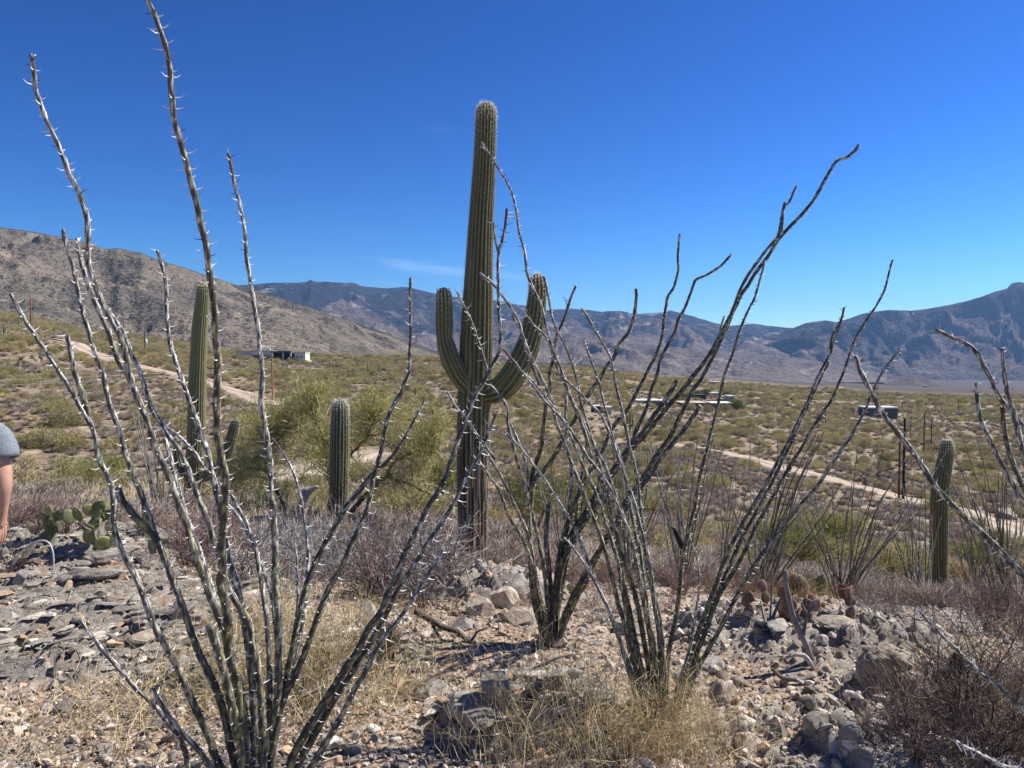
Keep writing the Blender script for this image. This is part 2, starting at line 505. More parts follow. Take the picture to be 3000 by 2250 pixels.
# ---------------------------------------------------------------- the ground sheet
def build_ground():
    fine = np.radians(np.arange(-42, 42.01, .18))
    left = np.radians(np.array([-180, -165, -150, -135, -120, -105, -92, -80, -70, -62, -56, -51, -47.5, -45, -43.5, -42.6]))
    az = np.concatenate([left, fine, -left[1:][::-1], ])
    az = np.unique(np.round(np.concatenate([az]), 6))
    rr = [.25, .5, .8, 1.1, 1.4, 1.65, 1.85]
    r = 2.0
    while r < 9.5: rr.append(r); r *= 1.0036
    while r < 30: rr.append(r); r *= 1.008
    while r < 900: rr.append(r); r *= 1.013
    while r < 60000: rr.append(r); r *= 1.07
    rr = np.array(rr)
    A, R = np.meshgrid(az, rr)
    X = R * np.sin(A); Y = R * np.cos(A)
    Z = H(X, Y)
    n, m = A.shape
    V = np.stack([X, Y, Z], -1).reshape(-1, 3)
    i = np.arange(n - 1)[:, None] * m; k = np.arange(m)[None, :]; k2 = (k + 1) % m
    Q = np.stack([i + k, i + k2, i + m + k2, i + m + k], -1).reshape(-1, 4)
    V = np.vstack([V, [[0, 0, H1(0, 0)]]])
    T = np.stack([np.full(m, len(V) - 1), (np.arange(m) + 1) % m, np.arange(m)], -1)
    m0, m1, _ = outcrop_mask(V[:, 0], V[:, 1])
    near = np.hypot(V[:, 0], V[:, 1]) < 25
    me = make_mesh('ground', V, T, Q, smooth=True, attrs={'slate': m0 * near, 'crumbly': m1 * near})
    o = link('ground', me); tag(o, kind='structure')
    return o

def ground_mat():
    m, nt, b = new_mat('desert_ground'); t = NT(nt)
    P = t.pos()
    sep = t.n('ShaderNodeSeparateXYZ'); t.l(P, sep.inputs[0])
    dist = t.n('ShaderNodeVectorMath', operation='LENGTH'); t.l(P, dist.inputs[0]); dist = dist.outputs['Value']
    # near soil with grit
    n1 = t.noise(1.3, 5, .6); n2 = t.noise(60, 4, .7); v1 = t.voro(55, out='Color'); vd = t.voro(55)
    soil = t.ramp(n1, [(.35, (.38, .23, .13)), (.5, (.45, .32, .20)), (.65, (.40, .30, .21))])
    vs = t.n('ShaderNodeSeparateColor'); t.l(v1, vs.inputs[0])
    grit = t.ramp(vs.outputs[0], [(0, (.13, .11, .10)), (.3, (.30, .24, .19)), (.55, (.54, .44, .34)), (.8, (.62, .56, .48)), (1, (.42, .26, .15))], 'CONSTANT')
    near = t.mix(t.m('MULTIPLY', t.rng(vd, .05, .012, 0, 1), .0), soil, grit)
    near = t.mix(.62, soil, grit)
    near = t.mix(1, near, t.rng(n2, .25, .75, .7, 1.3), 'MULTIPLY')
    # slate
    ms = t.map(P, (2.2, 14, 30), (0, 0, math.radians(17)))
    s1 = t.noise(1.6, 6, .65, ms, dist=.8); s2 = t.noise(5, 5, .6); s3 = t.noise(42, 5, .7)
    slate = t.ramp(s1, [(.25, (.07, .05, .035)), (.36, (.16, .13, .10)), (.46, (.29, .26, .22)), (.62, (.41, .37, .315)), (.8, (.52, .44, .34))])
    slate = t.mix(t.rng(s2, .52, .66, 0, .65), slate, (.33, .22, .14))
    slate = t.mix(1, slate, t.rng(s3, .25, .75, .6, 1.4), 'MULTIPLY')
    # crumbly rock
    c1 = t.noise(3.5, 6, .68); c2 = t.voro(26); c3 = t.noise(55, 5, .7)
    cr = t.ramp(c1, [(.3, (.09, .07, .055)), (.42, (.26, .225, .19)), (.56, (.42, .375, .32)), (.72, (.42, .31, .21))])
    cr = t.mix(1, cr, t.rng(c3, .25, .75, .55, 1.4), 'MULTIPLY')
    mn = t.noise(7, 5, .7)
    ms0 = t.rng(t.m('ADD', t.attr('slate'), t.m('MULTIPLY', t.m('SUBTRACT', mn, .5), .9)), .38, .62)
    ms1 = t.rng(t.m('ADD', t.attr('crumbly'), t.m('MULTIPLY', t.m('SUBTRACT', mn, .5), .9)), .38, .62)
    near = t.mix(ms1, near, cr); near = t.mix(ms0, near, slate)
    # middle slope: pale stony soil with scrubby patches
    f1 = t.noise(.045, 6, .62); f2 = t.noise(.5, 5, .65); f3 = t.noise(3.5, 4, .7); f4 = t.noise(.9, 5, .7)
    far = t.ramp(f1, [(.3, (.27, .20, .135)), (.5, (.35, .27, .195)), (.7, (.42, .335, .245))])
    far = t.mix(t.rng(f2, .42, .58, 0, .75), far, (.17, .13, .085))
    far = t.mix(t.rng(f4, .50, .58, 0, .7), far, (.10, .08, .05))
    far = t.mix(t.rng(t.noise(2.2, 4, .8), .6, .66, 0, .6), far, (.42, .36, .30))
    far = t.mix(1, far, t.rng(f3, .25, .75, .62, 1.35), 'MULTIPLY')
    nf = t.rng(dist, 8, 22)
    c = t.mix(nf, near, far)
    # the plain beyond: dense dark scrub
    g1 = t.noise(.004, 6, .6); g2 = t.noise(.05, 5, .8)
    plain = t.ramp(g2, [(.35, (.05, .042, .034)), (.5, (.085, .066, .052)), (.65, (.13, .10, .08))])
    plain = t.mix(t.rng(g1, .4, .65, 0, .5), plain, (.10, .075, .06))
    c = t.mix(t.rng(dist, 650, 1000), c, plain)
    t.l(c, b.inputs['Base Color']); b.inputs['Roughness'].default_value = .95; b.inputs['Specular IOR Level'].default_value = .12
    hb = t.m('ADD', t.m('MULTIPLY', t.noise(90, 5, .75), .6), t.m('MULTIPLY', t.noise(20, 4, .6), .5))
    b1 = t.bump(hb, 1.0, .022)
    x = t.n('ShaderNodeBump'); x.inputs['Strength'].default_value = .8; x.inputs['Distance'].default_value = .25
    t.l(t.m('MULTIPLY', t.noise(1.2, 5, .7), t.rng(dist, 12, 40)), x.inputs['Height']); t.l(b1, x.inputs['Normal'])
    t.l(x.outputs[0], b.inputs['Normal'])
    return m
ground = build_ground()
ground.data.materials.append(ground_mat())

# ---------------------------------------------------------------- dirt roads (separate sheets laid on the slope)
def road_mat():
    m, nt, b = new_mat('graded_dirt'); t = NT(nt)
    n1 = t.noise(.6, 5, .6); n2 = t.noise(9, 4, .7)
    c = t.ramp(n1, [(.3, (.38, .30, .225)), (.6, (.48, .39, .30)), (.8, (.43, .345, .27))])
    c = t.mix(1, c, t.rng(n2, .3, .7, .85, 1.12), 'MULTIPLY')
    ac = t.attr('across'); n3 = t.noise(1.4, 4, .7); rag = t.m('MULTIPLY', t.m('SUBTRACT', n3, .5), .5)
    mid = t.rng(t.m('ADD', ac, rag), .16, .05, 0, .75); edge = t.rng(t.m('ADD', ac, rag), .36, .5, 0, .9)
    c = t.mix(mid, c, (.27, .21, .14)); c = t.mix(edge, c, (.26, .195, .14))
    t.l(c, b.inputs['Base Color']); b.inputs['Roughness'].default_value = .95
    return m
RM = road_mat()
ROADS = []
def road(pix, width, lift=.05):
    G = np.array([ghit(a, c) for a, c in pix])
    P = catmull(G[:, :2], 1.2)
    k = np.ones(9) / 9
    Pp = np.vstack([np.repeat(P[:1], 4, 0), P, np.repeat(P[-1:], 4, 0)])
    P = np.stack([np.convolve(Pp[:, c], k, 'valid') for c in (0, 1)], -1)
    ROADS.append((P, width))
    d = np.gradient(P, axis=0); d /= np.linalg.norm(d, axis=1, keepdims=True) + 1e-9; nrm = np.stack([-d[:, 1], d[:, 0]], -1)
    cols = np.linspace(-.5, .5, 9)
    W = width * (1 + .18 * fbm(np.arange(len(P)) * .13, np.zeros(len(P)), 2, 3))
    XY = P[:, None] + nrm[:, None] * (cols[None, :, None] * W[:, None, None])
    D = np.hypot(XY[..., 0], XY[..., 1])
    Z = H(XY[..., 0], XY[..., 1]) + lift * np.clip(D / 45, .5, 6) * (1 - .9 * (np.abs(cols)[None] > .45)) - .02 * (np.abs(np.abs(cols)[None] - .25) < .1)
    V = np.dstack([XY, Z]).reshape(-1, 3); n = len(P); m = len(cols)
    i = np.arange(n - 1)[:, None] * m; kk = np.arange(m - 1)[None]
    Q = np.stack([i + kk, i + kk + 1, i + m + kk + 1, i + m + kk], -1).reshape(-1, 4)
    o = link('dirt_road', make_mesh('dirt_road', V, None, Q, smooth=True, attrs={'across': np.tile(np.abs(cols), n)}, mats=[RM])); tag(o, kind='structure')
road([(150, 996), (205, 1001), (237, 1021), (288, 1042), (356, 1062), (424, 1078), (492, 1093), (560, 1110), (645, 1134), (746, 1166), (800, 1190)], 4.2)
road([(-160, 1446), (40, 1444), (200, 1442), (400, 1440), (520, 1437), (700, 1412), (820, 1395), (940, 1368), (1120, 1320)], 3.6)
road([(1950, 1303), (2060, 1318), (2160, 1338), (2250, 1362), (2400, 1400), (2560, 1438), (2700, 1472), (2850, 1512), (3000, 1555), (3200, 1612)], 4.3, .09)
road([(2160, 1158), (2220, 1168), (2290, 1182), (2350, 1192)], 5.0)
def road_dist(x, y):
    d = np.full(np.shape(x), 1e9)
    for P, w in ROADS:
        for p in P[::2]:
            d = np.minimum(d, np.hypot(x - p[0], y - p[1]) - w / 2)
    return d

# ---------------------------------------------------------------- mountains
def mountain(name, sky, Db, Dc, base_py, mat, cols=520, rows=110, amp=.3, seed=1, fs=1.0, skynoise=1.5, power=1.25):
    sky = np.array(sky, float)
    px = np.linspace(sky[0, 0], sky[-1, 0], cols)
    spy = np.interp(px, sky[:, 0], sky[:, 1])
    spy = spy + skynoise * fbm(px / 26, px * 0, 4, seed)
    t = np.concatenate([np.linspace(0, 1, rows), 1 + np.linspace(0, 1, 14)[1:] * .9])
    dcw = np.interp(px, *zip(*Dc)) if isinstance(Dc, list) else np.full(cols, float(Dc))
    dbw = np.interp(px, *zip(*Db)) if isinstance(Db, list) else np.full(cols, float(Db))
    T, PX = np.meshgrid(t, px, indexing='ij')
    SP_ = spy[None]; D = dbw[None] + (dcw - dbw)[None] * T
    zc = ps(px, spy, dcw)[:, 2][None]; zb = ps(px, np.full(cols, float(base_py)), dbw)[:, 2][None]
    tt = np.clip(T, 0, 1)
    X = ps(PX, 1040, D)[..., 0]; Y = D
    rel = zc - zb
    L = (dcw - dbw)[None]
    # spurs and gullies that run down the slope
    wx = X + .12 * L * fbm(X / (L * .5) * fs, Y / (L * .5) * fs, 3, seed + 3)
    wy = Y + .12 * L * fbm(X / (L * .5) * fs + 9, Y / (L * .5) * fs, 3, seed + 4)
    sp = ridged(wx / (L * .34) * fs, wy / (L * .95) * fs, 5, seed + 5)
    sp2 = ridged(wx / (L * .12) * fs, wy / (L * .2) * fs, 4, seed + 8)
    env = np.sin(np.pi * np.clip(tt, 0, 1) ** .8) ** .8
    Z = zb + rel * tt ** power + rel * amp * env * (sp - .15) + rel * amp * .28 * env * sp2
    Z = np.where(T > 1, zc - rel * (T - 1) * .7, Z)
    # keep the skyline: no spur may stand above the crest as seen from the ground
    zmax = CAMZ + (zc - CAMZ) * (D / dcw[None]) - rel * .012 * (1 - tt)
    Z = np.where(T <= 1, np.minimum(Z, zmax), Z)
    n, m = T.shape
    V = np.stack([X, Y, Z], -1).reshape(-1, 3)
    i = np.arange(n - 1)[:, None] * m; k = np.arange(m - 1)[None]
    Q = np.stack([i + k, i + k + 1, i + m + k + 1, i + m + k], -1).reshape(-1, 4)
    o = link(name, make_mesh(name, V, None, Q, smooth=True, attrs={'up': (tt + 0 * X).ravel()}, mats=[mat]))
    return tag(o, kind='structure')

def near_hill_mat():
    m, nt, b = new_mat('scrub_hillside'); t = NT(nt)
    n1 = t.noise(.006, 6, .65); n2 = t.noise(.03, 5, .7); v = t.noise(.16, 3, .75); v2 = t.voro(.16); r = t.noise(.022, 7, .75, t.map(t.pos(), (1, 1, 3)))
    c = t.ramp(n1, [(.3, (.115, .10, .08)), (.48, (.175, .148, .118)), (.62, (.25, .20, .15)), (.78, (.175, .158, .132))])
    c = t.mix(t.rng(r, .56, .66, 0, .75), c, (.40, .33, .27))
    up = t.attr('up')
    dark = t.m('ADD', t.rng(up, .6, .95, -.02, .33), t.m('MULTIPLY', t.m('SUBTRACT', n2, .5), .35))
    mk = t.rng(t.m('ADD', v, dark), .50, .57, 0, 1)
    c = t.mix(t.m('MULTIPLY', mk, .9), c, (.042, .042, .028))
    t.l(c, b.inputs['Base Color']); b.inputs['Roughness'].default_value = 1; b.inputs['Specular IOR Level'].default_value = .05
    hh = t.m('ADD', t.m('MULTIPLY', v, 1.0), t.m('MULTIPLY', n2, 3.0))
    t.l(t.bump(hh, .8, 5), b.inputs['Normal'])
    return m
def far_range_mat(name, lo, hi, outc, s=1.0, ok=.7):
    m, nt, b = new_mat(name); t = NT(nt)
    n1 = t.noise(.0012 * s, 7, .62); n2 = t.noise(.006 * s, 6, .7); v = t.noise(.03 * s, 4, .8)
    st = t.noise(.0035 * s, 7, .78, t.map(t.pos(), (1, 1, 3.2)))
    cl = t.noise(.0007 * s, 4, .6)
    up = t.attr('up')
    k = t.rng(t.m('ADD', up, t.m('MULTIPLY', t.m('SUBTRACT', n1, .5), 1.1)), .30, .52)
    c = t.mix(k, lo, hi)
    c = t.mix(1, c, t.rng(v, .3, .7, .55, 1.35), 'MULTIPLY')
    c = t.mix(1, c, t.rng(n2, .3, .7, .75, 1.25), 'MULTIPLY')
    mk = t.m('MULTIPLY', t.rng(st, .555, .60), t.rng(cl, .36, .5))
    c = t.mix(t.m('MULTIPLY', mk, ok), c, outc)
    t.l(c, b.inputs['Base Color']); b.inputs['Roughness'].default_value = 1; b.inputs['Specular IOR Level'].default_value = .05
    t.l(t.bump(t.m('ADD', v, t.m('MULTIPLY', n2, 3)), .9, 35 / s), b.inputs['Normal'])
    return m
hillA = mountain('near_mountain', [(-1200, 640), (-500, 640), (0, 665), (60, 672), (130, 683), (210, 700), (262, 710), (312, 729), (350, 727), (420, 741), (480, 765), (560, 789), (640, 817),
    (700, 836), (760, 856), (802, 868), (880, 893), (995, 930), (1073, 955), (1124, 972), (1192, 1000), (1277, 1028), (1400, 1055), (1550, 1075), (1700, 1090), (1800, 1110)],
    950, [(-1200, 2700), (0, 2500), (700, 2300), (1300, 1900), (1800, 1500)], 1085, near_hill_mat(), 620, 130, .30, 3, 1.3, 3.0, 1.05)
matB = far_range_mat('granite_range', (.18, .135, .11), (.030, .028, .028), (.44, .40, .35))
hillB = mountain('granite_mountain_range', [(300, 850), (600, 842), (750, 833), (800, 828), (860, 828), (900, 826), (912, 819), (925, 826), (960, 825), (1000, 828), (1040, 829), (1060, 838), (1130, 845), (1185, 840), (1200, 842),
    (1240, 852), (1300, 866), (1360, 873), (1444, 880), (1529, 894), (1603, 908), (1671, 904), (1722, 907), (1760, 913), (1814, 910), (1855, 920),
    (1943, 915), (1963, 909), (1994, 918), (2028, 926), (2079, 942), (2132, 955), (2202, 948), (2275, 957), (2330, 962), (2420, 975), (2700, 1010)],
    4300, 8200, 1118, matB, 620, 110, .34, 23, 1.5, 2.2, 1.15)
matC = far_range_mat('blue_range', (.14, .11, .09), (.045, .038, .038), (.34, .30, .27), 1.2, .5)
hillC = mountain('peaked_mountain_range', [(2200, 1010), (2320, 962), (2360, 946), (2417, 938), (2446, 944), (2480, 935), (2527, 918), (2596, 908), (2670, 910), (2710, 905), (2770, 895), (2832, 881), (2880, 866),
    (2914, 853), (2946, 845), (2958, 830), (2975, 826), (2990, 827), (3010, 833), (3060, 828), (3200, 850), (3500, 840), (4000, 870)],
    4300, 6800, 1124, matC, 520, 110, .44, 47, 1.7, 1.2, 1.1)
# spur foothills under the gap
matD = far_range_mat('foothill_brush', (.21, .165, .13), (.15, .12, .10), (.36, .31, .27), 1.6)
mountain('foothills', [(1150, 1085), (1400, 1010), (1560, 985), (1680, 975), (1800, 992), (1900, 1010), (2000, 1020), (2150, 1030), (2350, 1050), (2500, 1075), (2600, 1092)],
    3300, 4700, 1120, matD, 300, 60, .40, 61, 1.6, 2.5, 1.0)

def cone_hill():
    c = ps(2672, 1128, 3000); n = 60
    mb = MB(); rr = np.linspace(0, 1, 26); th = np.linspace(0, 2 * np.pi, n, endpoint=False)
    Rr, Th = np.meshgrid(rr, th, indexing='ij')
    Rw = 235 * (1 + .12 * np.cos(Th * 3 + 1) + .06 * np.cos(Th * 7))
    X = c[0] + Rr * Rw * np.cos(Th); Y = c[1] + Rr * Rw * np.sin(Th)
    h = 58 * (np.exp(-(Rr * 2.3) ** 1.35) - .04) + 2.5 * fbm(X / 40, Y / 40, 4, 8)
    Z = c[2] - 16 + h
    V = np.stack([X, Y, Z], -1).reshape(-1, 3)
    i = np.arange(25)[:, None] * n; k = np.arange(n)[None]; k2 = (k + 1) % n
    Q = np.stack([i + k, i + k2, i + n + k2, i + n + k], -1).reshape(-1, 4)
    m = far_range_mat('cone_brush', (.15, .12, .09), (.15, .12, .09), (.2, .16, .13), 5)
    o = link('cone_hill', make_mesh('cone_hill', V, None, Q, smooth=True, attrs={'up': 1 - Rr.ravel()}, mats=[m])); tag(o, kind='structure')
cone_hill()

# ---------------------------------------------------------------- haze
def haze():
    lo = np.array([-14500, -800, -420.]); hi = np.array([14500, 15500, 1150.])
    o = box((lo + hi) / 2, hi - lo).build('haze', bpy.data.materials.new('air'))
    m = o.data.materials[0]; m.use_nodes = True; nt = m.node_tree; nt.nodes.clear()
    out = nt.nodes.new('ShaderNodeOutputMaterial'); v = nt.nodes.new('ShaderNodeVolumePrincipled')
    v.inputs['Color'].default_value = (.30, .55, 1, 1); v.inputs['Density'].default_value = HAZE
    v.inputs['Anisotropy'].default_value = .2
    nt.links.new(v.outputs[0], out.inputs['Volume'])
    tag(o, kind='stuff')
HAZE = 4.6e-5
haze()

# ---------------------------------------------------------------- plant materials
M_SAG = tint_mat('saguaro_skin', 30, .22, .6, .25, .004)
M_SPINE = tint_mat('spines', 10, .1, .6, 0)
M_STEM = tint_mat('ocotillo_bark', 70, .45, .85, .6, .004, stretch=(1, 1, .35))
M_THORN = tint_mat('thorn', 10, .15, .7, 0)
M_TWIG = tint_mat('dry_twig', 25, .3, .9, 0, rnd=.2)
M_STRAW = tint_mat('straw', 25, .2, .8, 0, transl=.25)
M_LEAF = tint_mat('small_leaf', 6, .3, .8, 0, rnd=.22, transl=.25)
M_PV = tint_mat('green_bark', 12, .25, .7, .2, .004)
M_PAD = tint_mat('cactus_pad', 18, .18, .55, .25, .004, transl=.12)
M_ROCK = None

def rock_mat(name, a, b_, c_, sc=1.0):
    m, nt, b = new_mat(name); t = NT(nt)
    oi = t.n('ShaderNodeObjectInfo')
    n1 = t.noise(5 * sc, 6, .68, t.obj(), dist=.4); n2 = t.noise(38 * sc, 5, .75, t.obj()); n3 = t.noise(14 * sc, 4, .6, t.obj())
    c = t.ramp(n1, [(.3, a), (.5, b_), (.68, c_)])
    c = t.mix(t.rng(n3, .55, .68, 0, .5), c, (.36, .25, .17))
    c = t.mix(1, c, t.rng(n2, .25, .75, .6, 1.35), 'MULTIPLY')
    c = t.mix(1, c, t.rng(oi.outputs['Random'], 0, 1, .75, 1.2), 'MULTIPLY')
    t.l(c, b.inputs['Base Color']); b.inputs['Roughness'].default_value = .9
    t.l(t.bump(t.m('ADD', n2, t.m('MULTIPLY', n1, 1.5)), .8, .012), b.inputs['Normal'])
    return m
M_ROCK = rock_mat('grey_rock', (.14, .122, .105), (.31, .28, .245), (.47, .43, .38))
M_TANROCK = rock_mat('tan_rock', (.22, .17, .125), (.41, .345, .27), (.56, .49, .40))
M_GRAVEL = tint_mat('gravel', 60, .35, .95, .6, .004)

# ---------------------------------------------------------------- saguaro cactus
def ribbed(path, R, ribs, sides_per, young, old, name, parent, tipfade=True, spine=True, spine_len=.022, seed=0, burn=None, spine_step=.045, dens=1.0):
    """ribbed column with spine clusters on every crest. path bottom to top."""
    P = catmull(path[:, :3], .05)
    n = len(P); L = np.concatenate([[0], np.cumsum(np.linalg.norm(np.diff(P, axis=0), axis=1))])
    s0 = np.concatenate([[0], np.cumsum(np.linalg.norm(np.diff(path[:, :3], axis=0), axis=1))]); s0 = s0 / s0[-1] * L[-1]
    Rr = np.interp(L, s0, R)
    # rounded crown
    top = L[-1]; Rt = Rr[-1] * 1.25
    P2 = [P]; dirt = P[-1] - P[-3]; dirt /= np.linalg.norm(dirt)
    cap = Rr * np.where(top - L < Rt, np.sqrt(np.clip(1 - ((Rt - (top - L)) / Rt) ** 2, .02, 1)), 1)
    # refine rings near the top
    Lf = np.unique(np.concatenate([L[L < top - Rt], top - Rt * (1 - np.sin(np.linspace(0, np.pi / 2, 12)))]))
    P = np.stack([np.interp(Lf, L, P[:, c]) for c in range(3)], -1)
    Rr = np.interp(Lf, L, Rr)
    capf = np.where(top - Lf < Rt, np.sqrt(np.clip(1 - ((Rt - (top - Lf)) / Rt) ** 2, .004, 1)), 1)
    Rr = Rr * capf * (1 + .018 * fbm(Lf * 5, Lf * 0 + seed, 2, seed))
    m = ribs * sides_per
    def rad(i, ph):
        w = ph * ribs + .25 * np.sin(i * .13 + seed) + .5 * fbm(i * .05 + 0 * ph, ph * 1.5 + 0 * i, 2, seed + 2)
        c = np.abs(np.cos(w / 2))
        dep = .21 * np.clip(capf[i], .3, 1)
        return 1 - dep * (1 - c) ** 1.1 + .012 * fbm(i * .25 + 0 * ph, ph * 4 + 0 * i, 2, seed + 4)
    hN = Lf / top
    def colf(i, ph, mm):
        w = ph * ribs + .25 * np.sin(i * .13 + seed) + .5 * fbm(i * .05 + 0 * ph, ph * 1.5 + 0 * i, 2, seed + 2)
        c = np.abs(np.cos(w / 2))[..., None]
        h = hN[i][..., None] + 0 * c
        g = np.array(young) * (1 - h * 0) ; o_ = np.array(old)
        nz = fbm(i * .12 + 0 * ph, ph * 3 + 0 * i, 3, seed + 7)[..., None]
        age = sstep(.42, .08, h + .22 * nz) if burn is None else sstep(burn + .04, burn - .05, h + .09 * nz)
        base = g * (1 - age) + o_ * age
        crest = np.array([.25, .225, .13]) * (1 - age) + np.array([.36, .30, .23]) * age
        k = sstep(.72, .99, c)
        col = base * (1 - k * .75) + crest * k * .75
        sc = sstep(.16, .36, fbm(i * .045 + 0 * ph, ph * 2.6 + 0 * i, 3, seed + 11))[..., None] * sstep(.85, .35, h)
        col = col * (1 - .7 * sc) + np.array([.36, .27, .16]) * .7 * sc
        bk = sstep(.22, .36, fbm(i * .09 + 40 + 0 * ph, ph * 3.4 + 0 * i, 3, seed + 15))[..., None] * sstep(.6, .2, h)
        return col * (1 - .75 * bk) + np.array([.03, .025, .02]) * .75 * bk
    mb = tube(P, Rr, m, rad=rad, colf=colf, cap1=True)
    o = mb.build(name, M_SAG, parent, smooth=True)
    if spine:
        T, A, B = frames(P)
        rg = np.random.default_rng(seed + 99)
        ks = np.arange(0.02, top, spine_step)
        SP0 = []; SP1 = []; C = []
        for s in ks:
            fi = np.interp(s, Lf, np.arange(len(Lf))); i = int(fi); i = min(i, len(Lf) - 2); f = fi - i
            pc = P[i] * (1 - f) + P[i + 1] * f; r = Rr[i] * (1 - f) + Rr[i + 1] * f
            off = .25 * math.sin(fi * .13 + seed)
            ph = (np.arange(ribs) * 2 * np.pi - off) / ribs
            dens_top = 1 + 4.5 * sstep(.32, 0, top - s)
            nn = int(max(1, round(3 * dens * dens_top)))
            for _ in range(nn):
                jj = rg.random(ribs) < (1 if hN[i] > .3 or burn is not None else .45)
                p = ph[jj]; q = len(p)
                if q == 0: continue
                out = A[i] * np.cos(p)[:, None] + B[i] * np.sin(p)[:, None]
                # crown spines lean upward
                up = T[i] * (.15 + 1.1 * sstep(.25, 0, top - s))
                d = out + up + rg.normal(0, .55, (q, 3)); d /= np.linalg.norm(d, axis=1, keepdims=True)
                b0 = pc + out * (r * .985) + rg.normal(0, .004, (q, 3)) + T[i] * rg.normal(0, .012, (q, 1))
                SP0.append(b0); SP1.append(b0 + d * (spine_len * (.6 + .7 * rg.random((q, 1)))))
                w = sstep(.9, .0, top - s)
                C.append(np.array([.42, .36, .26]) * (1 - w) + np.array([.95, .90, .80]) * w + 0 * d)
        sp = segs(np.concatenate(SP0), np.concatenate(SP1), .0016, .0005, np.concatenate(C))
        so = sp.build('spines', M_SPINE, o); so['kind'] = 'stuff'
    return o

def spath(pts, D, last_ground=None):
    """pts: list of (px, py, width_px) bottom to top -> path, radii"""
    P = np.array([ps(a, b, D if np.isscalar(D) else D[i]) for i, (a, b, w) in enumerate(pts)])
    Dd = np.full(len(pts), D) if np.isscalar(D) else np.array(D)
    return P, np.array([w for _, _, w in pts]) / 2 / FOC * Dd

GREEN = (.085, .11, .045); OLD = (.10, .075, .05); LITE = (.17, .18, .075)
def place_on_ground(px, py, D):
    p = ps(px, py, D); return p, H1(p[0], p[1])

# main saguaro
D0 = 9.3
root = thing('saguaro_cactus', 'tall saguaro with two upturned arms rising above the skyline in the centre', 'cactus', (0, 0, 0))
g = ps(1388, 1700, D0); zg = H1(g[0], g[1]); root.location = (g[0], g[1], zg)
def local(P, r): return P - np.array(r.location)
pts = [(1390, 1740, 92), (1387, 1600, 88), (1384, 1400, 92), (1388, 1250, 100), (1391, 1150, 100), (1396, 1000, 98), (1403, 800, 82), (1410, 640, 72), (1418, 500, 66), (1422, 400, 62), (1424, 330, 60), (1424, 299, 58)]
P, R = spath(pts, D0); P[0, 2] = min(P[0, 2], zg - .1)
ribbed(local(P, root), R, 21, 5, (.095, .098, .042), (.060, .044, .032), 'trunk', root, seed=3, spine_len=.026)
pts = [(1425, 1150, 70), (1465, 1140, 76), (1500, 1105, 78), (1532, 1050, 74), (1556, 985, 66), (1568, 920, 60), (1575, 855, 54), (1573, 802, 46)]
P, R = spath(pts, [9.25, 9.15, 9.05, 9.0, 9.0, 9.0, 9.0, 9.0])
ribbed(local(P, root), R, 15, 5, (.08, .096, .04), OLD, 'arm', root, seed=13, burn=-1, spine_len=.022)
pts = [(1375, 1135, 56), (1345, 1100, 58), (1322, 1058, 56), (1308, 1015, 54), (1302, 990, 46), (1302, 960, 52), (1301, 900, 50), (1299, 842, 44)]
P, R = spath(pts, [9.25, 9.15, 9.1, 9.1, 9.1, 9.1, 9.1, 9.1])
ribbed(local(P, root), R, 14, 5, (.095, .11, .046), OLD, 'arm', root, seed=17, burn=-1, spine_len=.022)
# pale dead boot strips on the lower trunk
mb = MB(); rg = np.random.default_rng(5)
for k in range(34):
    px = rg.uniform(1352, 1432); y0 = rg.uniform(1230, 1650); y1 = y0 + rg.uniform(40, 190)
    ww = .2 * (1 - ((px - 1388) / 56) ** 2) ** .5
    a = ps(px, y1, D0 - ww - .01); c = ps(px + rg.uniform(-5, 5), y0, D0 - ww - .015)
    mid = (a + c) / 2 + rg.normal(0, .006, 3)
    tube(local(np.array([a, mid, c]), root), np.array([.004, .008, .004]), 4, mb, C=[(.44, .38, .33), (.10, .07, .05), (.36, .25, .15)][k % 3])
mb.build('dead_rib', M_TWIG, root)

# saguaro on the left
D1 = 17.0
g = ps(566, 1490, D1); root = thing('saguaro_cactus', 'pale saguaro on the left with a short raised arm at its right side', 'cactus', (g[0], g[1], H1(g[0], g[1])))
pts = [(562, 1530, 46), (564, 1450, 48), (570, 1350, 50), (575, 1250, 50), (577, 1150, 50), (581, 1050, 46), (586, 950, 43), (593, 880, 38), (597, 828, 32)]
P, R = spath(pts, D1); P[0, 2] = root.location[2] - .2
ribbed(local(P, root), R, 20, 4, (.21, .21, .085), OLD, 'trunk', root, seed=23, burn=.1, spine_step=.07, spine_len=.026)
pts = [(575, 1395, 30), (610, 1392, 34), (645, 1368, 34), (666, 1325, 33), (680, 1275, 31), (694, 1224, 25)]
P, R = spath(pts, [17, 16.9, 16.8, 16.8, 16.8, 16.8])
ribbed(local(P, root), R, 13, 4, (.09, .11, .05), OLD, 'arm', root, seed=27, burn=-1, spine_step=.07)
pts = [(565, 1400, 24), (540, 1385, 26), (523, 1345, 26), (517, 1282, 22)]
P, R = spath(pts, [17, 17.1, 17.2, 17.2])
ribbed(local(P, root), R, 12, 4, (.10, .12, .05), OLD, 'arm', root, seed=28, burn=-1, spine_step=.07)

# short saguaro in the middle
D2 = 13.5
g = ps(990, 1540, D2); root = thing('saguaro_cactus', 'short armless saguaro standing inside the yellow green tree', 'cactus', (g[0], g[1], H1(g[0], g[1])))
pts = [(988, 1560, 48), (991, 1480, 52), (993, 1400, 54), (995, 1300, 55), (996, 1230, 53), (997, 1168, 44)]
P, R = spath(pts, D2); P[0, 2] = min(P[0, 2], root.location[2] - .1)
ribbed(local(P, root), R, 17, 5, (.055, .07, .035), (.05, .05, .03), 'trunk', root, seed=33, burn=-1, spine_len=.034, dens=1.8)

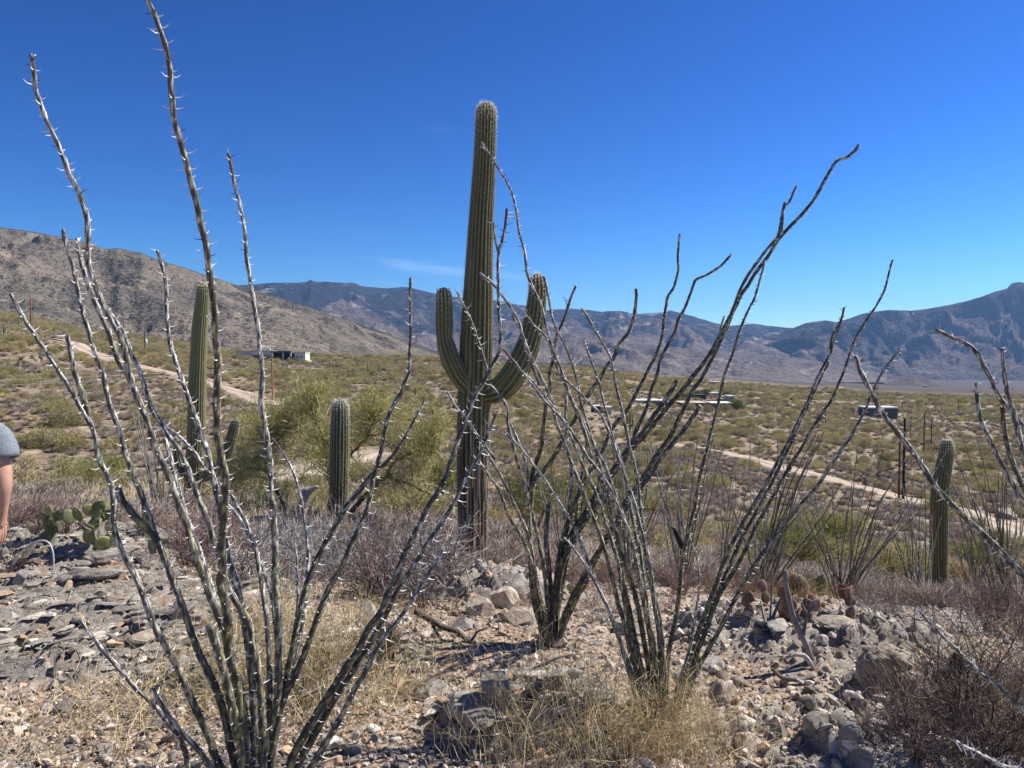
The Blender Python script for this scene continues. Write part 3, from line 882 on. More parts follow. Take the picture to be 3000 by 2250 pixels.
# saguaro on the right
D3 = 13.2
g = ps(2755, 1775, D3); root = thing('saguaro_cactus', 'single columnar saguaro with a charred base in the right foreground scrub', 'cactus', (g[0], g[1], H1(g[0], g[1])))
pts = [(2755, 1800, 46), (2754, 1740, 48), (2753, 1690, 50), (2752, 1640, 54), (2751, 1560, 58), (2752, 1480, 60), (2756, 1420, 59), (2765, 1370, 55), (2772, 1330, 50), (2774, 1286, 40)]
P, R = spath(pts, D3); P[0, 2] = min(P[0, 2], root.location[2] - .2)
ribbed(local(P, root), R * .82, 19, 5, (.08, .10, .04), (.035, .028, .022), 'trunk', root, seed=37, burn=.15, spine_len=.022)

# ---------------------------------------------------------------- ocotillos traced stem by stem
def stem(path, r0, r1, parent, seed, white=.5, thorn=.026, sides=11, thornstep=.0125, dark=0.0, tipred=False):
    rg = np.random.default_rng(seed)
    P = catmull(path, .0145)
    n = len(P)
    P = P + np.stack([fbm(np.arange(n) * .04, np.full(n, k * 3.3), 3, seed) for k in range(3)], -1) * .011
    t = np.linspace(0, 1, n)
    R = (r0 + (r1 - r0) * t ** .8) * (1 + .10 * fbm(np.arange(n) * .16, np.zeros(n), 2, seed + 1))
    tw = rg.uniform(.02, .05)
    def rad(i, ph):
        # each thorn sits on a raised run-down cushion: staggered elongated bumps
        row = i * .42; col_ = ph * 5 / (2 * np.pi) + row * .38
        stg = np.floor(col_)
        bump = np.abs(np.cos(np.pi * (row * .5 + stg * .381 + .25 * fbm(i * .05 + 0 * ph, stg * 1.7, 1, seed)))) * np.sin(np.pi * (col_ - stg)) ** .7
        return .90 + .22 * bump + .30 * fbm(i * .55 + 0 * ph, ph * 1.9 + 0 * i, 2, seed + 2)
    yel = np.array([.42, .38, .15]); wht = np.array([.74, .73, .71]); drk = np.array([.055, .045, .04]); gry = np.array([.23, .215, .195])
    red = np.array([.13, .065, .06])
    def colf(i, ph, mm):
        nz = fbm(i * .12 + 0 * ph, ph * 1.2 + 0 * i, 3, seed + 3)[..., None]
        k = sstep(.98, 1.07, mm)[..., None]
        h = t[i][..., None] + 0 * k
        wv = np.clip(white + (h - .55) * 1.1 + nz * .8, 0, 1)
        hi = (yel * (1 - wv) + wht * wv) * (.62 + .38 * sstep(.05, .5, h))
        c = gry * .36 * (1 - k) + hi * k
        dk = sstep(.0, .18, fbm(i * .22 + 50 + 0 * ph, ph * .9 + 0 * i, 3, seed + 5)[..., None] + dark)
        c = c * (1 - .85 * dk) + drk * .85 * dk
        if tipred:
            rr = sstep(.92, .99, h); c = c * (1 - rr) + red * rr
        return c
    o = tube(P, R, sides, rad=rad, colf=colf, cap1=True).build('stem', M_STEM, parent, smooth=True)
    # thorns in a spiral
    T, A, B = frames(P)
    L = np.concatenate([[0], np.cumsum(np.linalg.norm(np.diff(P, axis=0), axis=1))])
    ks = np.arange(.05, L[-1], thornstep); ks = ks + rg.normal(0, .003, len(ks))
    idx = np.clip(np.searchsorted(L, ks), 1, n - 1)
    ph = np.arange(len(ks)) * 2.4 + rg.normal(0, .35, len(ks))
    out = A[idx] * np.cos(ph)[:, None] + B[idx] * np.sin(ph)[:, None]
    b0 = P[idx] + out * (R[idx] * .8)[:, None]
    ln = thorn * rg.uniform(.5, 1.2, len(ks))[:, None]
    d1 = out + T[idx] * .12; d2 = out * .8 + T[idx] * rg.uniform(.2, .65, len(ks))[:, None]
    mid = b0 + d1 * ln * .55; tip = mid + d2 * ln * .55
    hh = (ks / L[-1])[:, None]
    tc = np.where(rg.random((len(ks), 1)) < .30, np.array([[.12, .10, .09]]), np.array([[.80, .78, .75]]) * (.75 + .35 * rg.random((len(ks), 1))))
    mb = segs(b0, mid, .0022, .0015, tc); segs(mid, tip, .0015, .0004, tc, mb=mb)
    th = mb.build('thorns', M_THORN, o); th['kind'] = 'stuff'
    return o

def traced_ocotillo(label, base, stems, D, r0=.021, r1=.008, seed=1, thorn=.026, spread=.05):
    """stems: dicts/tuples (points tip->base, depth offset at tip, options)"""
    bx = (base[0] - 1500) / FOC
    gx = ps(base[0], base[1], D)
    z = H1(gx[0], gx[1])
    root = thing('ocotillo', label, 'ocotillo', (gx[0], gx[1], z))
    rl = np.array([gx[0], gx[1], z])
    rg = np.random.default_rng(seed)
    for k, (pts, off, opt) in enumerate(stems):
        pts = np.array(pts[::-1], float)
        s = np.concatenate([[0], np.cumsum(np.hypot(*np.diff(pts, axis=0).T))])
        b_off = rg.uniform(-.05, .05)
        opt = dict(opt)
        rooted = not opt.pop('branch', False)
        s0 = np.hypot(pts[0, 0] - base[0], pts[0, 1] - base[1]) if rooted else opt.pop('s0', 0)
        opt.pop('s0', None)
        tot = s[-1] + s0
        q = (s + s0) / max(tot, 1)
        Dk = D + b_off * (1 - q) + off * q ** 1.15
        P = ps(pts[:, 0], pts[:, 1], Dk) - rl
        if rooted:
            # straight into the root crown
            dirx = P[0] / (np.linalg.norm(P[0]) + 1e-6)
            root_pt = np.array([dirx[0] * spread, b_off, -.03])
            if np.linalg.norm(P[0] - root_pt) > .06: P = np.vstack([root_pt, P])
        a = opt.pop('r0', r0) * rg.uniform(.88, 1.1); c = opt.pop('r1', r1) * rg.uniform(.9, 1.15)
        opt.setdefault('thorn', thorn)
        stem(P, a, c, root, seed * 100 + k, **opt)
    # root crown
    mb = MB()
    for k in range(9):
        a = k * .7 + rg.uniform(-.2, .2)
        tube([(math.cos(a) * .09, math.sin(a) * .09, -.05), (math.cos(a) * .05, math.sin(a) * .05, .04), (math.cos(a) * .02, math.sin(a) * .03, .13)],
             np.array([r0 * 1.2, r0 * 1.1, r0 * .7]), 7, mb, C=(.09, .07, .055))
    mb.build('root_crown', M_STEM, root, smooth=True)
    return root

N = {}
P1 = [
 ([(92, 156), (97, 190), (105, 258), (119, 305), (136, 353), (149, 383), (166, 414), (190, 465), (207, 509), (224, 540), (234, 561), (254, 645), (253, 750), (271, 808), (288, 848), (322, 928), (352, 984), (372, 1069), (385, 1120), (407, 1175), (438, 1242), (458, 1317), (489, 1382), (512, 1456), (540, 1524), (563, 1582), (590, 1660), (623, 1757), (646, 1819), (672, 1913), (692, 1990), (712, 2110), (722, 2250)], -.25, dict(white=.55)),
 ([(229, 698), (237, 750), (258, 830), (282, 890), (310, 955), (335, 1025), (356, 1075), (385, 1118)], -.12, dict(branch=True, s0=1150, white=.8, r0=.012)),
 ([(283, 868), (300, 892), (322, 920), (356, 967), (383, 1032), (404, 1076), (421, 1123), (431, 1158), (451, 1212), (475, 1246), (492, 1276), (523, 1317), (550, 1371), (573, 1426), (594, 1483), (614, 1545), (631, 1602), (645, 1660), (662, 1718), (690, 1765), (725, 1819), (744, 1890), (757, 1953), (764, 2030), (770, 2110), (770, 2250)], .15, dict(white=.55)),
 ([(183, 669), (190, 700), (204, 750), (231, 852), (244, 920), (268, 1011), (288, 1062), (302, 1100), (316, 1161), (333, 1212), (353, 1270), (363, 1317), (383, 1368), (400, 1412), (417, 1456), (431, 1497), (448, 1541), (458, 1575), (475, 1623), (494, 1674), (521, 1745), (541, 1804), (564, 1866), (592, 1933), (623, 2000), (646, 2062), (666, 2129), (692, 2240)], .05, dict(white=.6, dark=.08)),
 ([(31, 862), (68, 930), (98, 974), (136, 1035), (176, 1092), (217, 1151), (237, 1192), (265, 1236), (278, 1276), (285, 1317), (292, 1351), (312, 1392), (326, 1426), (332, 1473), (334, 1527), (343, 1575), (366, 1629), (384, 1663), (411, 1733), (435, 1796), (462, 1855), (494, 1902), (525, 1964), (556, 2031), (588, 2105), (615, 2168), (645, 2250)], -.35, dict(white=.75)),
 ([(200, 987), (214, 1042), (224, 1089), (237, 1123), (248, 1160), (258, 1200), (268, 1240)], -.28, dict(branch=True, s0=1000, white=.7, r0=.010)),
 ([(340, 1432), (356, 1470), (380, 1500), (414, 1538), (444, 1565), (462, 1590)], .02, dict(branch=True, s0=600, r0=.013, r1=.011, white=.1)),
 ([(461, 733), (482, 818), (489, 913), (495, 984), (512, 1052), (536, 1123), (546, 1150), (570, 1215), (590, 1270), (611, 1337), (624, 1395), (638, 1456), (648, 1507), (660, 1590), (685, 1690), (705, 1780), (722, 1880), (738, 2000), (748, 2120), (752, 2250)], .35, dict(white=.8, r0=.018)),
 ([(436, -30), (440, 5), (455, 37), (472, 85), (489, 146), (499, 210), (497, 244), (502, 305), (509, 356), (523, 407), (543, 472), (556, 526), (567, 562), (584, 611), (590, 648), (604, 702), (614, 764), (618, 811), (628, 899), (631, 984), (638, 1052), (637, 1123), (635, 1185), (638, 1270), (648, 1337), (658, 1388), (655, 1456), (655, 1524), (651, 1592), (655, 1663), (650, 1702), (662, 1776), (672, 1835), (668, 1880), (674, 1933), (690, 1992), (701, 2090), (710, 2168), (729, 2250)], -.55, dict(white=.25, dark=.12, r0=.019, r1=.007, thorn=.028)),
 ([(668, 448), (679, 492), (692, 555), (706, 611), (719, 696), (723, 764), (733, 831), (743, 893), (756, 957), (763, 1035), (770, 1103), (766, 1150), (764, 1185), (773, 1236), (781, 1304), (788, 1371), (793, 1439), (800, 1507), (805, 1575), (808, 1650), (806, 1700), (814, 1776), (818, 1874), (819, 1972), (814, 2060), (800, 2140), (790, 2250)], .30, dict(white=.6, tipred=True, r1=.006, dark=-.1)),
 ([(1205, 812), (1205, 865), (1205, 950), (1202, 1035), (1199, 1089), (1184, 1123), (1175, 1151), (1141, 1212), (1127, 1263), (1114, 1321), (1100, 1371), (1087, 1439), (1077, 1490), (1056, 1541), (1029, 1596), (998, 1663), (966, 1718), (943, 1772), (919, 1835), (896, 1898), (872, 1953), (849, 2000), (829, 2043), (815, 2101), (805, 2170), (795, 2250)], .45, dict(white=.35, dark=.12)),
 ([(1246, 1171), (1202, 1249), (1168, 1307), (1128, 1358), (1103, 1378)], .36, dict(branch=True, s0=900, r0=.008, r1=.004, tipred=True, white=.3)),
 ([(1100, 1380), (1050, 1439), (1016, 1483), (988, 1528), (938, 1616), (905, 1700), (880, 1790), (860, 1880), (838, 1980), (820, 2080), (800, 2190)], .30, dict(white=.2, r0=.014, r1=.009, dark=.1)),
 ([(1485, 611), (1471, 696), (1459, 740), (1459, 831), (1461, 899), (1464, 967), (1463, 1028), (1444, 1069), (1428, 1103), (1399, 1151), (1372, 1212), (1345, 1287), (1321, 1355), (1297, 1422), (1263, 1473), (1229, 1541), (1202, 1592), (1175, 1643), (1143, 1729), (1115, 1796), (1076, 1851), (1045, 1910), (1010, 1960), (974, 2023), (935, 2082), (896, 2148), (860, 2211), (840, 2260)], .40, dict(white=.45, dark=.10, r0=.020, r1=.0055, tipred=True, thorn=.03)),
 ([(1447, 652), (1450, 696), (1458, 738)], .40, dict(branch=True, s0=1850, r0=.005, r1=.003, tipred=True)),
 ([(1340, 855), (1360, 895), (1385, 950), (1405, 1010), (1420, 1060), (1430, 1090)], .42, dict(branch=True, s0=1400, r0=.007, r1=.004, white=.8)),
 ([(1310, 1145), (1335, 1190), (1360, 1218), (1390, 1262), (1420, 1305), (1450, 1345)], .5, dict(branch=True, s0=1100, r0=.006, r1=.004, white=.8, thorn=.022)),
 ([(1450, 1212), (1423, 1290), (1396, 1348), (1362, 1405), (1335, 1466), (1297, 1524), (1263, 1575), (1235, 1622), (1209, 1662), (1182, 1702), (1154, 1752), (1115, 1830), (1070, 1910), (1015, 2000), (955, 2095), (900, 2190), (865, 2250)], .25, dict(white=.4, dark=.1, r0=.018, thorn=.03)),
 ([(1295, 1612), (1280, 1643), (1248, 1694), (1205, 1761), (1162, 1823), (1123, 1866), (1092, 1921), (1064, 1976), (1033, 2027), (1009, 2078), (974, 2145), (925, 2225), (900, 2262)], -.1, dict(white=.6, r0=.015, thorn=.03)),
 ([(235, 1815), (274, 1866), (313, 1910), (353, 1960), (392, 2011), (447, 2066), (490, 2113), (525, 2156), (545, 2207), (565, 2260)], -.3, dict(white=.6, r0=.014, r1=.006, dark=.05, thorn=.03)),
 ([(443, 2019), (470, 2062), (501, 2105), (537, 2148), (576, 2188), (618, 2250)], -.2, dict(white=.6, r0=.013, r1=.006)),
 ([(795, 1283), (843, 1348), (863, 1388), (876, 1433), (885, 1483), (893, 1534), (902, 1600), (902, 1680), (893, 1780), (872, 1900), (845, 2020), (815, 2130)], .6, dict(white=.75, r0=.012, r1=.005, tipred=True)),
 ([(485, 1287), (509, 1371), (529, 1439), (543, 1490), (556, 1541), (585, 1620), (620, 1720), (655, 1830), (690, 1950), (715, 2080), (735, 2230)], .25, dict(white=.8, r0=.013, r1=.007)),
 ([(478, 1242), (529, 1280), (570, 1324), (597, 1368), (628, 1405), (679, 1456), (706, 1500), (730, 1551), (750, 1609), (766, 1690), (778, 1790), (785, 1900), (788, 2020), (785, 2150)], .5, dict(white=.75, r0=.013, r1=.006)),
 ([(665, 1473), (699, 1517), (726, 1561), (752, 1609), (785, 1700), (802, 1800), (810, 1920), (806, 2060), (795, 2180)], .55, dict(white=.6, r0=.012, r1=.007)),
 ([(862, 1590), (868, 1650), (872, 1741), (866, 1830), (848, 1950), (822, 2070)], .5, dict(white=.85, r0=.009, r1=.004)),
 ([(612, 1830), (640, 1910), (668, 2010), (686, 2100), (700, 2190), (712, 2262)], -.2, dict(white=.0, r0=.016, r1=.014)),
]
traced_ocotillo('large thorny ocotillo with whitish canes spread across the left foreground', (760, 2420), P1, 2.62, r0=.0166, r1=.0062, seed=11, thorn=.027)

P2 = [
 ([(1413, 420), (1438, 462), (1465, 502), (1498, 560), (1512, 611), (1519, 672), (1536, 736), (1543, 791), (1556, 831), (1580, 886), (1593, 933), (1610, 994), (1631, 1049), (1651, 1103), (1671, 1168), (1695, 1219), (1716, 1276), (1733, 1338), (1750, 1388), (1766, 1450), (1790, 1512), (1811, 1580), (1835, 1663), (1858, 1740), (1880, 1840), (1900, 1950), (1912, 2050)], .1, dict(white=.5, r1=.004)),
 ([(1651, 1575), (1677, 1602), (1705, 1640), (1732, 1680), (1756, 1729), (1787, 1796), (1814, 1874), (1834, 1945), (1870, 2050)], -.3, dict(white=.7, r0=.012, r1=.004)),
 ([(1478, 1268), (1520, 1310), (1560, 1360), (1600, 1415), (1621, 1446), (1661, 1507), (1682, 1548), (1705, 1600), (1728, 1655), (1756, 1729), (1790, 1810), (1825, 1900), (1862, 2000), (1890, 2070)], -.35, dict(white=.75, r0=.013, r1=.004)),
 ([(1407, 798), (1441, 828), (1464, 859), (1498, 903), (1519, 943), (1532, 988), (1549, 1032), (1570, 1076), (1590, 1118), (1610, 1165), (1634, 1253), (1654, 1297), (1678, 1365), (1699, 1416), (1716, 1463), (1736, 1517), (1755, 1570), (1776, 1630), (1790, 1680), (1810, 1757), (1834, 1843), (1850, 1933), (1870, 2010), (1885, 2060)], -.05, dict(white=.5)),
 ([(1502, 925), (1530, 980), (1548, 1030), (1565, 1085), (1580, 1130)], -.02, dict(branch=True, s0=900, r0=.008, r1=.004, white=.7)),
 ([(1593, 811), (1604, 865), (1614, 923), (1638, 977), (1665, 1035), (1682, 1086), (1692, 1123), (1704, 1180), (1722, 1250), (1745, 1330), (1770, 1420), (1790, 1500), (1805, 1570), (1815, 1640), (1830, 1729), (1846, 1796), (1861, 1874), (1877, 1953), (1895, 2040)], .15, dict(white=.3, tipred=True)),
 ([(1546, 1102), (1583, 1140), (1604, 1170), (1627, 1200), (1648, 1236), (1668, 1275), (1688, 1321), (1709, 1368), (1733, 1419), (1753, 1470), (1770, 1524), (1792, 1590), (1808, 1650), (1822, 1720), (1838, 1800), (1855, 1890), (1872, 1980), (1890, 2060)], -.2, dict(white=.45)),
 ([(1536, 917), (1565, 958), (1592, 982), (1610, 1010), (1625, 1060), (1650, 1120), (1685, 1190), (1720, 1265), (1750, 1320), (1778, 1380), (1800, 1440), (1825, 1510), (1845, 1570), (1862, 1620), (1877, 1690), (1889, 1776), (1904, 1855), (1920, 1933), (1925, 2050)], .1, dict(white=.5)),
 ([(1702, 906), (1722, 933), (1743, 967), (1766, 1005), (1787, 1042), (1797, 1100), (1807, 1151), (1824, 1212), (1838, 1276), (1851, 1338), (1868, 1416), (1875, 1483), (1889, 1575), (1895, 1643), (1908, 1710), (1924, 1780), (1936, 1850), (1940, 1930), (1942, 2050)], .25, dict(white=.5)),
 ([(1471, 1018), (1502, 1055), (1529, 1089), (1560, 1126), (1600, 1180), (1650, 1235), (1690, 1290), (1725, 1340), (1760, 1390), (1790, 1440), (1815, 1500), (1838, 1560), (1855, 1620), (1875, 1700), (1895, 1790), (1912, 1880), (1925, 1990), (1930, 2060)], -.3, dict(white=.6, tipred=True)),
 ([(1655, 1110), (1695, 1144), (1719, 1171), (1750, 1200), (1770, 1232), (1783, 1263), (1804, 1321), (1824, 1382), (1841, 1426), (1861, 1483), (1875, 1541), (1889, 1602), (1905, 1670), (1918, 1760), (1930, 1850), (1936, 1950), (1938, 2050)], .0, dict(white=.65)),
 ([(1712, 1000), (1732, 1060), (1750, 1115), (1770, 1190), (1785, 1240), (1800, 1290), (1822, 1350), (1838, 1420), (1848, 1490), (1865, 1570), (1880, 1650)], .35, dict(white=.4, r0=.012)),
 ([(2242, 763), (2230, 804), (2214, 861), (2194, 902), (2169, 959), (2145, 1040), (2124, 1097), (2106, 1168), (2092, 1236), (2075, 1304), (2058, 1371), (2045, 1433), (2031, 1500), (2018, 1560), (2006, 1610), (1995, 1678), (1987, 1757), (1975, 1835), (1963, 1894), (1955, 1953), (1948, 2050)], .5, dict(white=.1, dark=.1)),
 ([(2616, 759), (2604, 804), (2592, 849), (2568, 894), (2539, 938), (2507, 987), (2491, 1024), (2478, 1069), (2463, 1110), (2442, 1161), (2409, 1214), (2377, 1263), (2344, 1316), (2312, 1369), (2271, 1446), (2238, 1503), (2205, 1560), (2174, 1630), (2147, 1680), (2116, 1735), (2092, 1790), (2073, 1845), (2049, 1900), (2026, 1960), (2000, 2035)], .45, dict(white=.15, dark=.1)),
 ([(2472, 902), (2454, 959), (2442, 999), (2434, 1032), (2405, 1085), (2385, 1125), (2369, 1169), (2344, 1218), (2320, 1271), (2287, 1336), (2255, 1401), (2222, 1458), (2181, 1527), (2149, 1588), (2122, 1650), (2095, 1720), (2065, 1800), (2030, 1890), (2000, 1970), (1978, 2050)], .3, dict(white=.2, tipred=True)),
 ([(2472, 925), (2458, 950), (2440, 985), (2434, 1020)], .32, dict(branch=True, s0=1100, r0=.006, r1=.004, tipred=True)),
 ([(2641, 1024), (2588, 1093), (2556, 1150), (2535, 1198), (2507, 1251), (2466, 1316), (2425, 1377), (2385, 1434), (2344, 1478), (2303, 1527), (2263, 1584), (2225, 1637), (2180, 1710), (2145, 1775), (2105, 1850), (2070, 1910), (2035, 1975), (2005, 2050)], .1, dict(white=.3)),
 ([(2020, 1570), (2032, 1610), (2045, 1655), (2047, 1729), (2038, 1796), (2030, 1850), (2012, 1930), (1985, 2040)], -.15, dict(white=.9, r0=.010, r1=.004)),
 ([(2428, 1060), (2400, 1120), (2370, 1190), (2335, 1260), (2300, 1330), (2262, 1410), (2225, 1480), (2190, 1545), (2155, 1620), (2120, 1700), (2085, 1790), (2045, 1880), (2012, 1965), (1985, 2050)], .55, dict(white=.15, dark=.12)),
]
traced_ocotillo('many stemmed ocotillo fanning out over pale rubble in the right foreground', (1935, 2095), P2, 3.32, r0=.0142, r1=.0048, seed=21, thorn=.020)

P3 = [
 ([(2516, 424), (2508, 440), (2482, 461), (2448, 475), (2414, 529), (2373, 597), (2326, 651), (2292, 690), (2268, 725), (2242, 765), (2214, 800), (2190, 837), (2169, 865), (2149, 906), (2120, 965), (2079, 1038), (2035, 1095), (1997, 1147), (1963, 1185), (1929, 1226), (1892, 1270), (1865, 1300), (1838, 1334), (1807, 1378), (1773, 1426), (1739, 1480), (1705, 1534), (1671, 1592), (1645, 1650), (1632, 1760), (1625, 1860)], .3, dict(r0=.021, r1=.008, white=.1, dark=.12)),
 ([(2335, 545), (2312, 590), (2295, 612), (2287, 674), (2255, 719), (2222, 763), (2194, 804), (2169, 853), (2140, 930), (2110, 1000), (2080, 1062), (2055, 1110), (2031, 1141), (2014, 1178), (1990, 1226), (1963, 1280), (1936, 1317), (1906, 1361), (1872, 1416), (1838, 1466), (1807, 1521), (1770, 1589), (1738, 1648), (1715, 1700), (1690, 1750), (1665, 1800), (1645, 1860)], .05, dict(r0=.021, r1=.007, white=.1, dark=.12)),
 ([(2298, 595), (2290, 640), (2280, 690), (2262, 720)], .1, dict(branch=True, s0=1400, r0=.010, r1=.006, white=0, dark=.1)),
 ([(2124, 925), (2112, 960), (2106, 995)], .1, dict(branch=True, s0=1000, r0=.006, r1=.004, dark=.1)),
 ([(2143, 745), (2113, 777), (2072, 804), (2038, 821), (2021, 865), (2004, 910), (1987, 937), (1977, 971), (1956, 1011), (1936, 1052), (1925, 1103), (1909, 1141), (1895, 1192), (1875, 1236), (1851, 1293), (1827, 1331), (1800, 1371), (1766, 1416), (1733, 1473), (1695, 1530), (1668, 1580), (1645, 1650), (1628, 1750), (1622, 1860)], .4, dict(r0=.020, white=.05, dark=.12)),
 ([(1991, 687), (1985, 747), (1987, 794), (1973, 842), (1956, 869), (1946, 926), (1940, 984), (1923, 1035), (1899, 1083), (1880, 1120), (1855, 1168), (1831, 1209), (1800, 1248), (1766, 1317), (1730, 1380), (1700, 1440), (1670, 1520), (1645, 1600), (1630, 1700), (1620, 1800)], .55, dict(r0=.020, white=.05, dark=.12)),
 ([(1864, 847), (1865, 876), (1855, 933), (1838, 977), (1814, 1008), (1800, 1045), (1777, 1076), (1755, 1115), (1733, 1144), (1705, 1188), (1682, 1236), (1658, 1280), (1631, 1324), (1600, 1371), (1563, 1412), (1556, 1456), (1549, 1507), (1556, 1620), (1566, 1757), (1592, 1850), (1612, 1885)], -.3, dict(r0=.021, white=.1, dark=.1)),
 ([(1688, 835), (1671, 876), (1655, 930), (1638, 967), (1627, 1005), (1621, 1055), (1611, 1095), (1614, 1141), (1600, 1195), (1593, 1243), (1587, 1304), (1573, 1351), (1563, 1382), (1558, 1430)], -.28, dict(branch=True, s0=450, r0=.015, r1=.006, white=.1, dark=.1)),
 ([(1655, 870), (1662, 895), (1671, 880)], -.28, dict(branch=True, s0=1100, r0=.003, r1=.0015)),
 ([(1431, 1127), (1465, 1165), (1484, 1195), (1488, 1243), (1502, 1293), (1519, 1361), (1536, 1422), (1546, 1490), (1553, 1575), (1560, 1660), (1580, 1770), (1605, 1870)], -.4, dict(r0=.016, white=.4)),
 ([(1420, 1317), (1448, 1361), (1478, 1416), (1502, 1466), (1529, 1528), (1549, 1575), (1562, 1650), (1585, 1760), (1608, 1860)], -.5, dict(r0=.014, white=.3)),
 ([(1407, 1361), (1434, 1399), (1461, 1439), (1485, 1497), (1515, 1551), (1536, 1592), (1556, 1650), (1578, 1750), (1605, 1850)], -.6, dict(r0=.014, white=.35)),
 ([(1478, 1212), (1505, 1263), (1526, 1317), (1539, 1358), (1549, 1416), (1560, 1500), (1580, 1600), (1600, 1720), (1612, 1850)], -.2, dict(r0=.014, white=.6)),
 ([(1651, 1090), (1658, 1168), (1658, 1243), (1668, 1321), (1675, 1388), (1671, 1466), (1668, 1524), (1655, 1575), (1636, 1643), (1622, 1760), (1618, 1860)], .3, dict(r0=.018, white=.4)),
 ([(1983, 1117), (1943, 1181), (1909, 1229), (1868, 1290), (1824, 1344), (1783, 1405), (1743, 1490), (1699, 1551), (1658, 1630), (1635, 1720), (1628, 1840)], .1, dict(r0=.021, r1=.012, white=.05, dark=.12)),
 ([(2050, 1190), (2000, 1265), (1950, 1325), (1905, 1390), (1860, 1450), (1810, 1530), (1760, 1610), (1705, 1700), (1662, 1790), (1640, 1860)], -.2, dict(r0=.021, r1=.010, white=.1, dark=.12)),
 ([(1728, 1240), (1712, 1330), (1700, 1420), (1690, 1500), (1672, 1600), (1650, 1700), (1632, 1820)], .25, dict(r0=.017, white=.3)),
 ([(1605, 1480), (1600, 1560), (1606, 1650), (1615, 1750), (1618, 1860)], .1, dict(r0=.02, r1=.014, white=.1, dark=.1)),
]
traced_ocotillo('dark leaning ocotillo behind the middle rubble reaching far to the upper right', (1620, 1900), P3, 4.3, r0=.020, r1=.007, seed=31, thorn=.015, spread=.07)

P4 = [
 ([(2741, 967), (2783, 987), (2828, 1008), (2861, 1036), (2885, 1081), (2906, 1117), (2922, 1158), (2946, 1191), (2971, 1219), (3005, 1262), (3060, 1350), (3120, 1500), (3190, 1750), (3250, 2000)], .1, dict(white=.5)),
 ([(2934, 1018), (2938, 1069), (2946, 1121), (2958, 1162), (2975, 1227), (3000, 1330), (3030, 1430), (3090, 1620), (3170, 1850), (3240, 2040)], -.1, dict(white=.6)),
 ([(2861, 1123), (2865, 1210), (2889, 1271), (2918, 1328), (2946, 1385), (2975, 1438), (3005, 1482), (3070, 1600), (3150, 1800), (3230, 2030)], .25, dict(white=.5, r0=.015)),
 ([(2938, 1190), (2946, 1271), (2967, 1344), (2987, 1397), (3020, 1470), (3090, 1620), (3180, 1850), (3240, 2030)], .2, dict(white=.3, r0=.015, tipred=True)),
 ([(2503, 1044), (2529, 1100), (2560, 1157), (2592, 1218), (2645, 1291), (2686, 1348), (2727, 1409), (2767, 1454), (2808, 1495), (2861, 1543), (2914, 1592), (2967, 1653), (3010, 1698), (3080, 1790), (3170, 1920), (3240, 2060)], -.15, dict(white=.5)),
 ([(2694, 1792), (2741, 1843), (2788, 1890), (2842, 1941), (2897, 1992), (2944, 2031), (3000, 2086), (3090, 2150), (3200, 2200)], -.3, dict(white=.45, r0=.013, r1=.005)),
 ([(2799, 2168), (2846, 2195), (2897, 2219), (2956, 2246), (3080, 2270), (3200, 2280)], -.5, dict(white=.6, r0=.011, r1=.005)),
]
traced_ocotillo('ocotillo rooted off the right edge whose bare canes arch into view', (3290, 2260), P4, 2.75, r0=.018, r1=.0075, seed=41, thorn=.027)

# ocotillos further down the slope: generated fans, each its own
def far_ocotillo(px, py, hpx, nst, label, D=None, seed=0, lean=(-.6, .6), group=None, th=True):
    g = ghit(px, py) if D is None else ps(px, py, D)
    g[2] = H1(g[0], g[1])
    Dg = g[1]; Hh = hpx / FOC * Dg * (1.28 if px > 2400 else 1.05)
    root = thing('ocotillo', label, 'ocotillo', tuple(g), 0, group)
    rg = np.random.default_rng(seed)
    for k in range(nst):
        a = rg.uniform(0, 2 * np.pi); ln = rg.uniform(lean[0], lean[1]) if k % 2 == 0 else rg.uniform(*lean) * .6
        h = Hh * rg.uniform(.62, 1.12)
        dx = ln * h; dy = rg.uniform(-.35, .35) * h
        b0 = np.array([math.cos(a) * .07, math.sin(a) * .07, -.05])
        pp = [b0, b0 + (dx * .27, dy * .27, h * .33), b0 + (dx * .6 + rg.normal(0, .03), dy * .6, h * .68), b0 + (dx * rg.uniform(.8, 1.15), dy, h)]
        P = catmull(np.array(pp), .07)
        P = P + rg.normal(0, .003, P.shape); n = len(P)
        R = np.linspace(.011, .0042, n)
        white = rg.random() < .35
        c = np.array([.30, .29, .25]) if white else np.array([.12, .11, .085])
        def colf(i, ph, mm, c=c, s=seed + k): return c * (1 + .5 * fbm(i * .4 + 0 * ph, ph + 0 * i, 2, s))[..., None]
        o = tube(P, R, 5, colf=colf, rad=lambda i, ph: 1 + .12 * np.cos(2 * ph + i), cap1=True).build('stem', M_STEM, root, smooth=True)
        if th and Dg < 16:
            m = int(h / .035); ii = rg.integers(1, n, m); T, A, B = frames(P); ph = rg.uniform(0, 6.28, m)
            out = A[ii] * np.cos(ph)[:, None] + B[ii] * np.sin(ph)[:, None]
            b = P[ii] + out * R[ii][:, None] * .8 + rg.normal(0, .01, (m, 3)) * T[ii]
            t_ = segs(b, b + (out + T[ii] * .3) * .02, .0018, .0004, (.45, .43, .40)).build('thorns', M_THORN, o); t_['kind'] = 'stuff'
    return root
far_ocotillo(2470, 1705, 330, 26, 'dense ocotillo of thin dark canes right of the round barrel cactus', 9.0, 1, (-.75, .8))
far_ocotillo(2700, 1735, 300, 16, 'slender ocotillo just left of the charred base saguaro', 10.5, 2, (-.45, .25))
far_ocotillo(2955, 1775, 400, 24, 'ocotillo at the right edge of the scrub beyond the lone saguaro', 8.2, 3, (-.55, .25))
far_ocotillo(2225, 1700, 440, 22, 'ocotillo growing left of the barrel cactus', 8.0, 4, (-.35, .75))
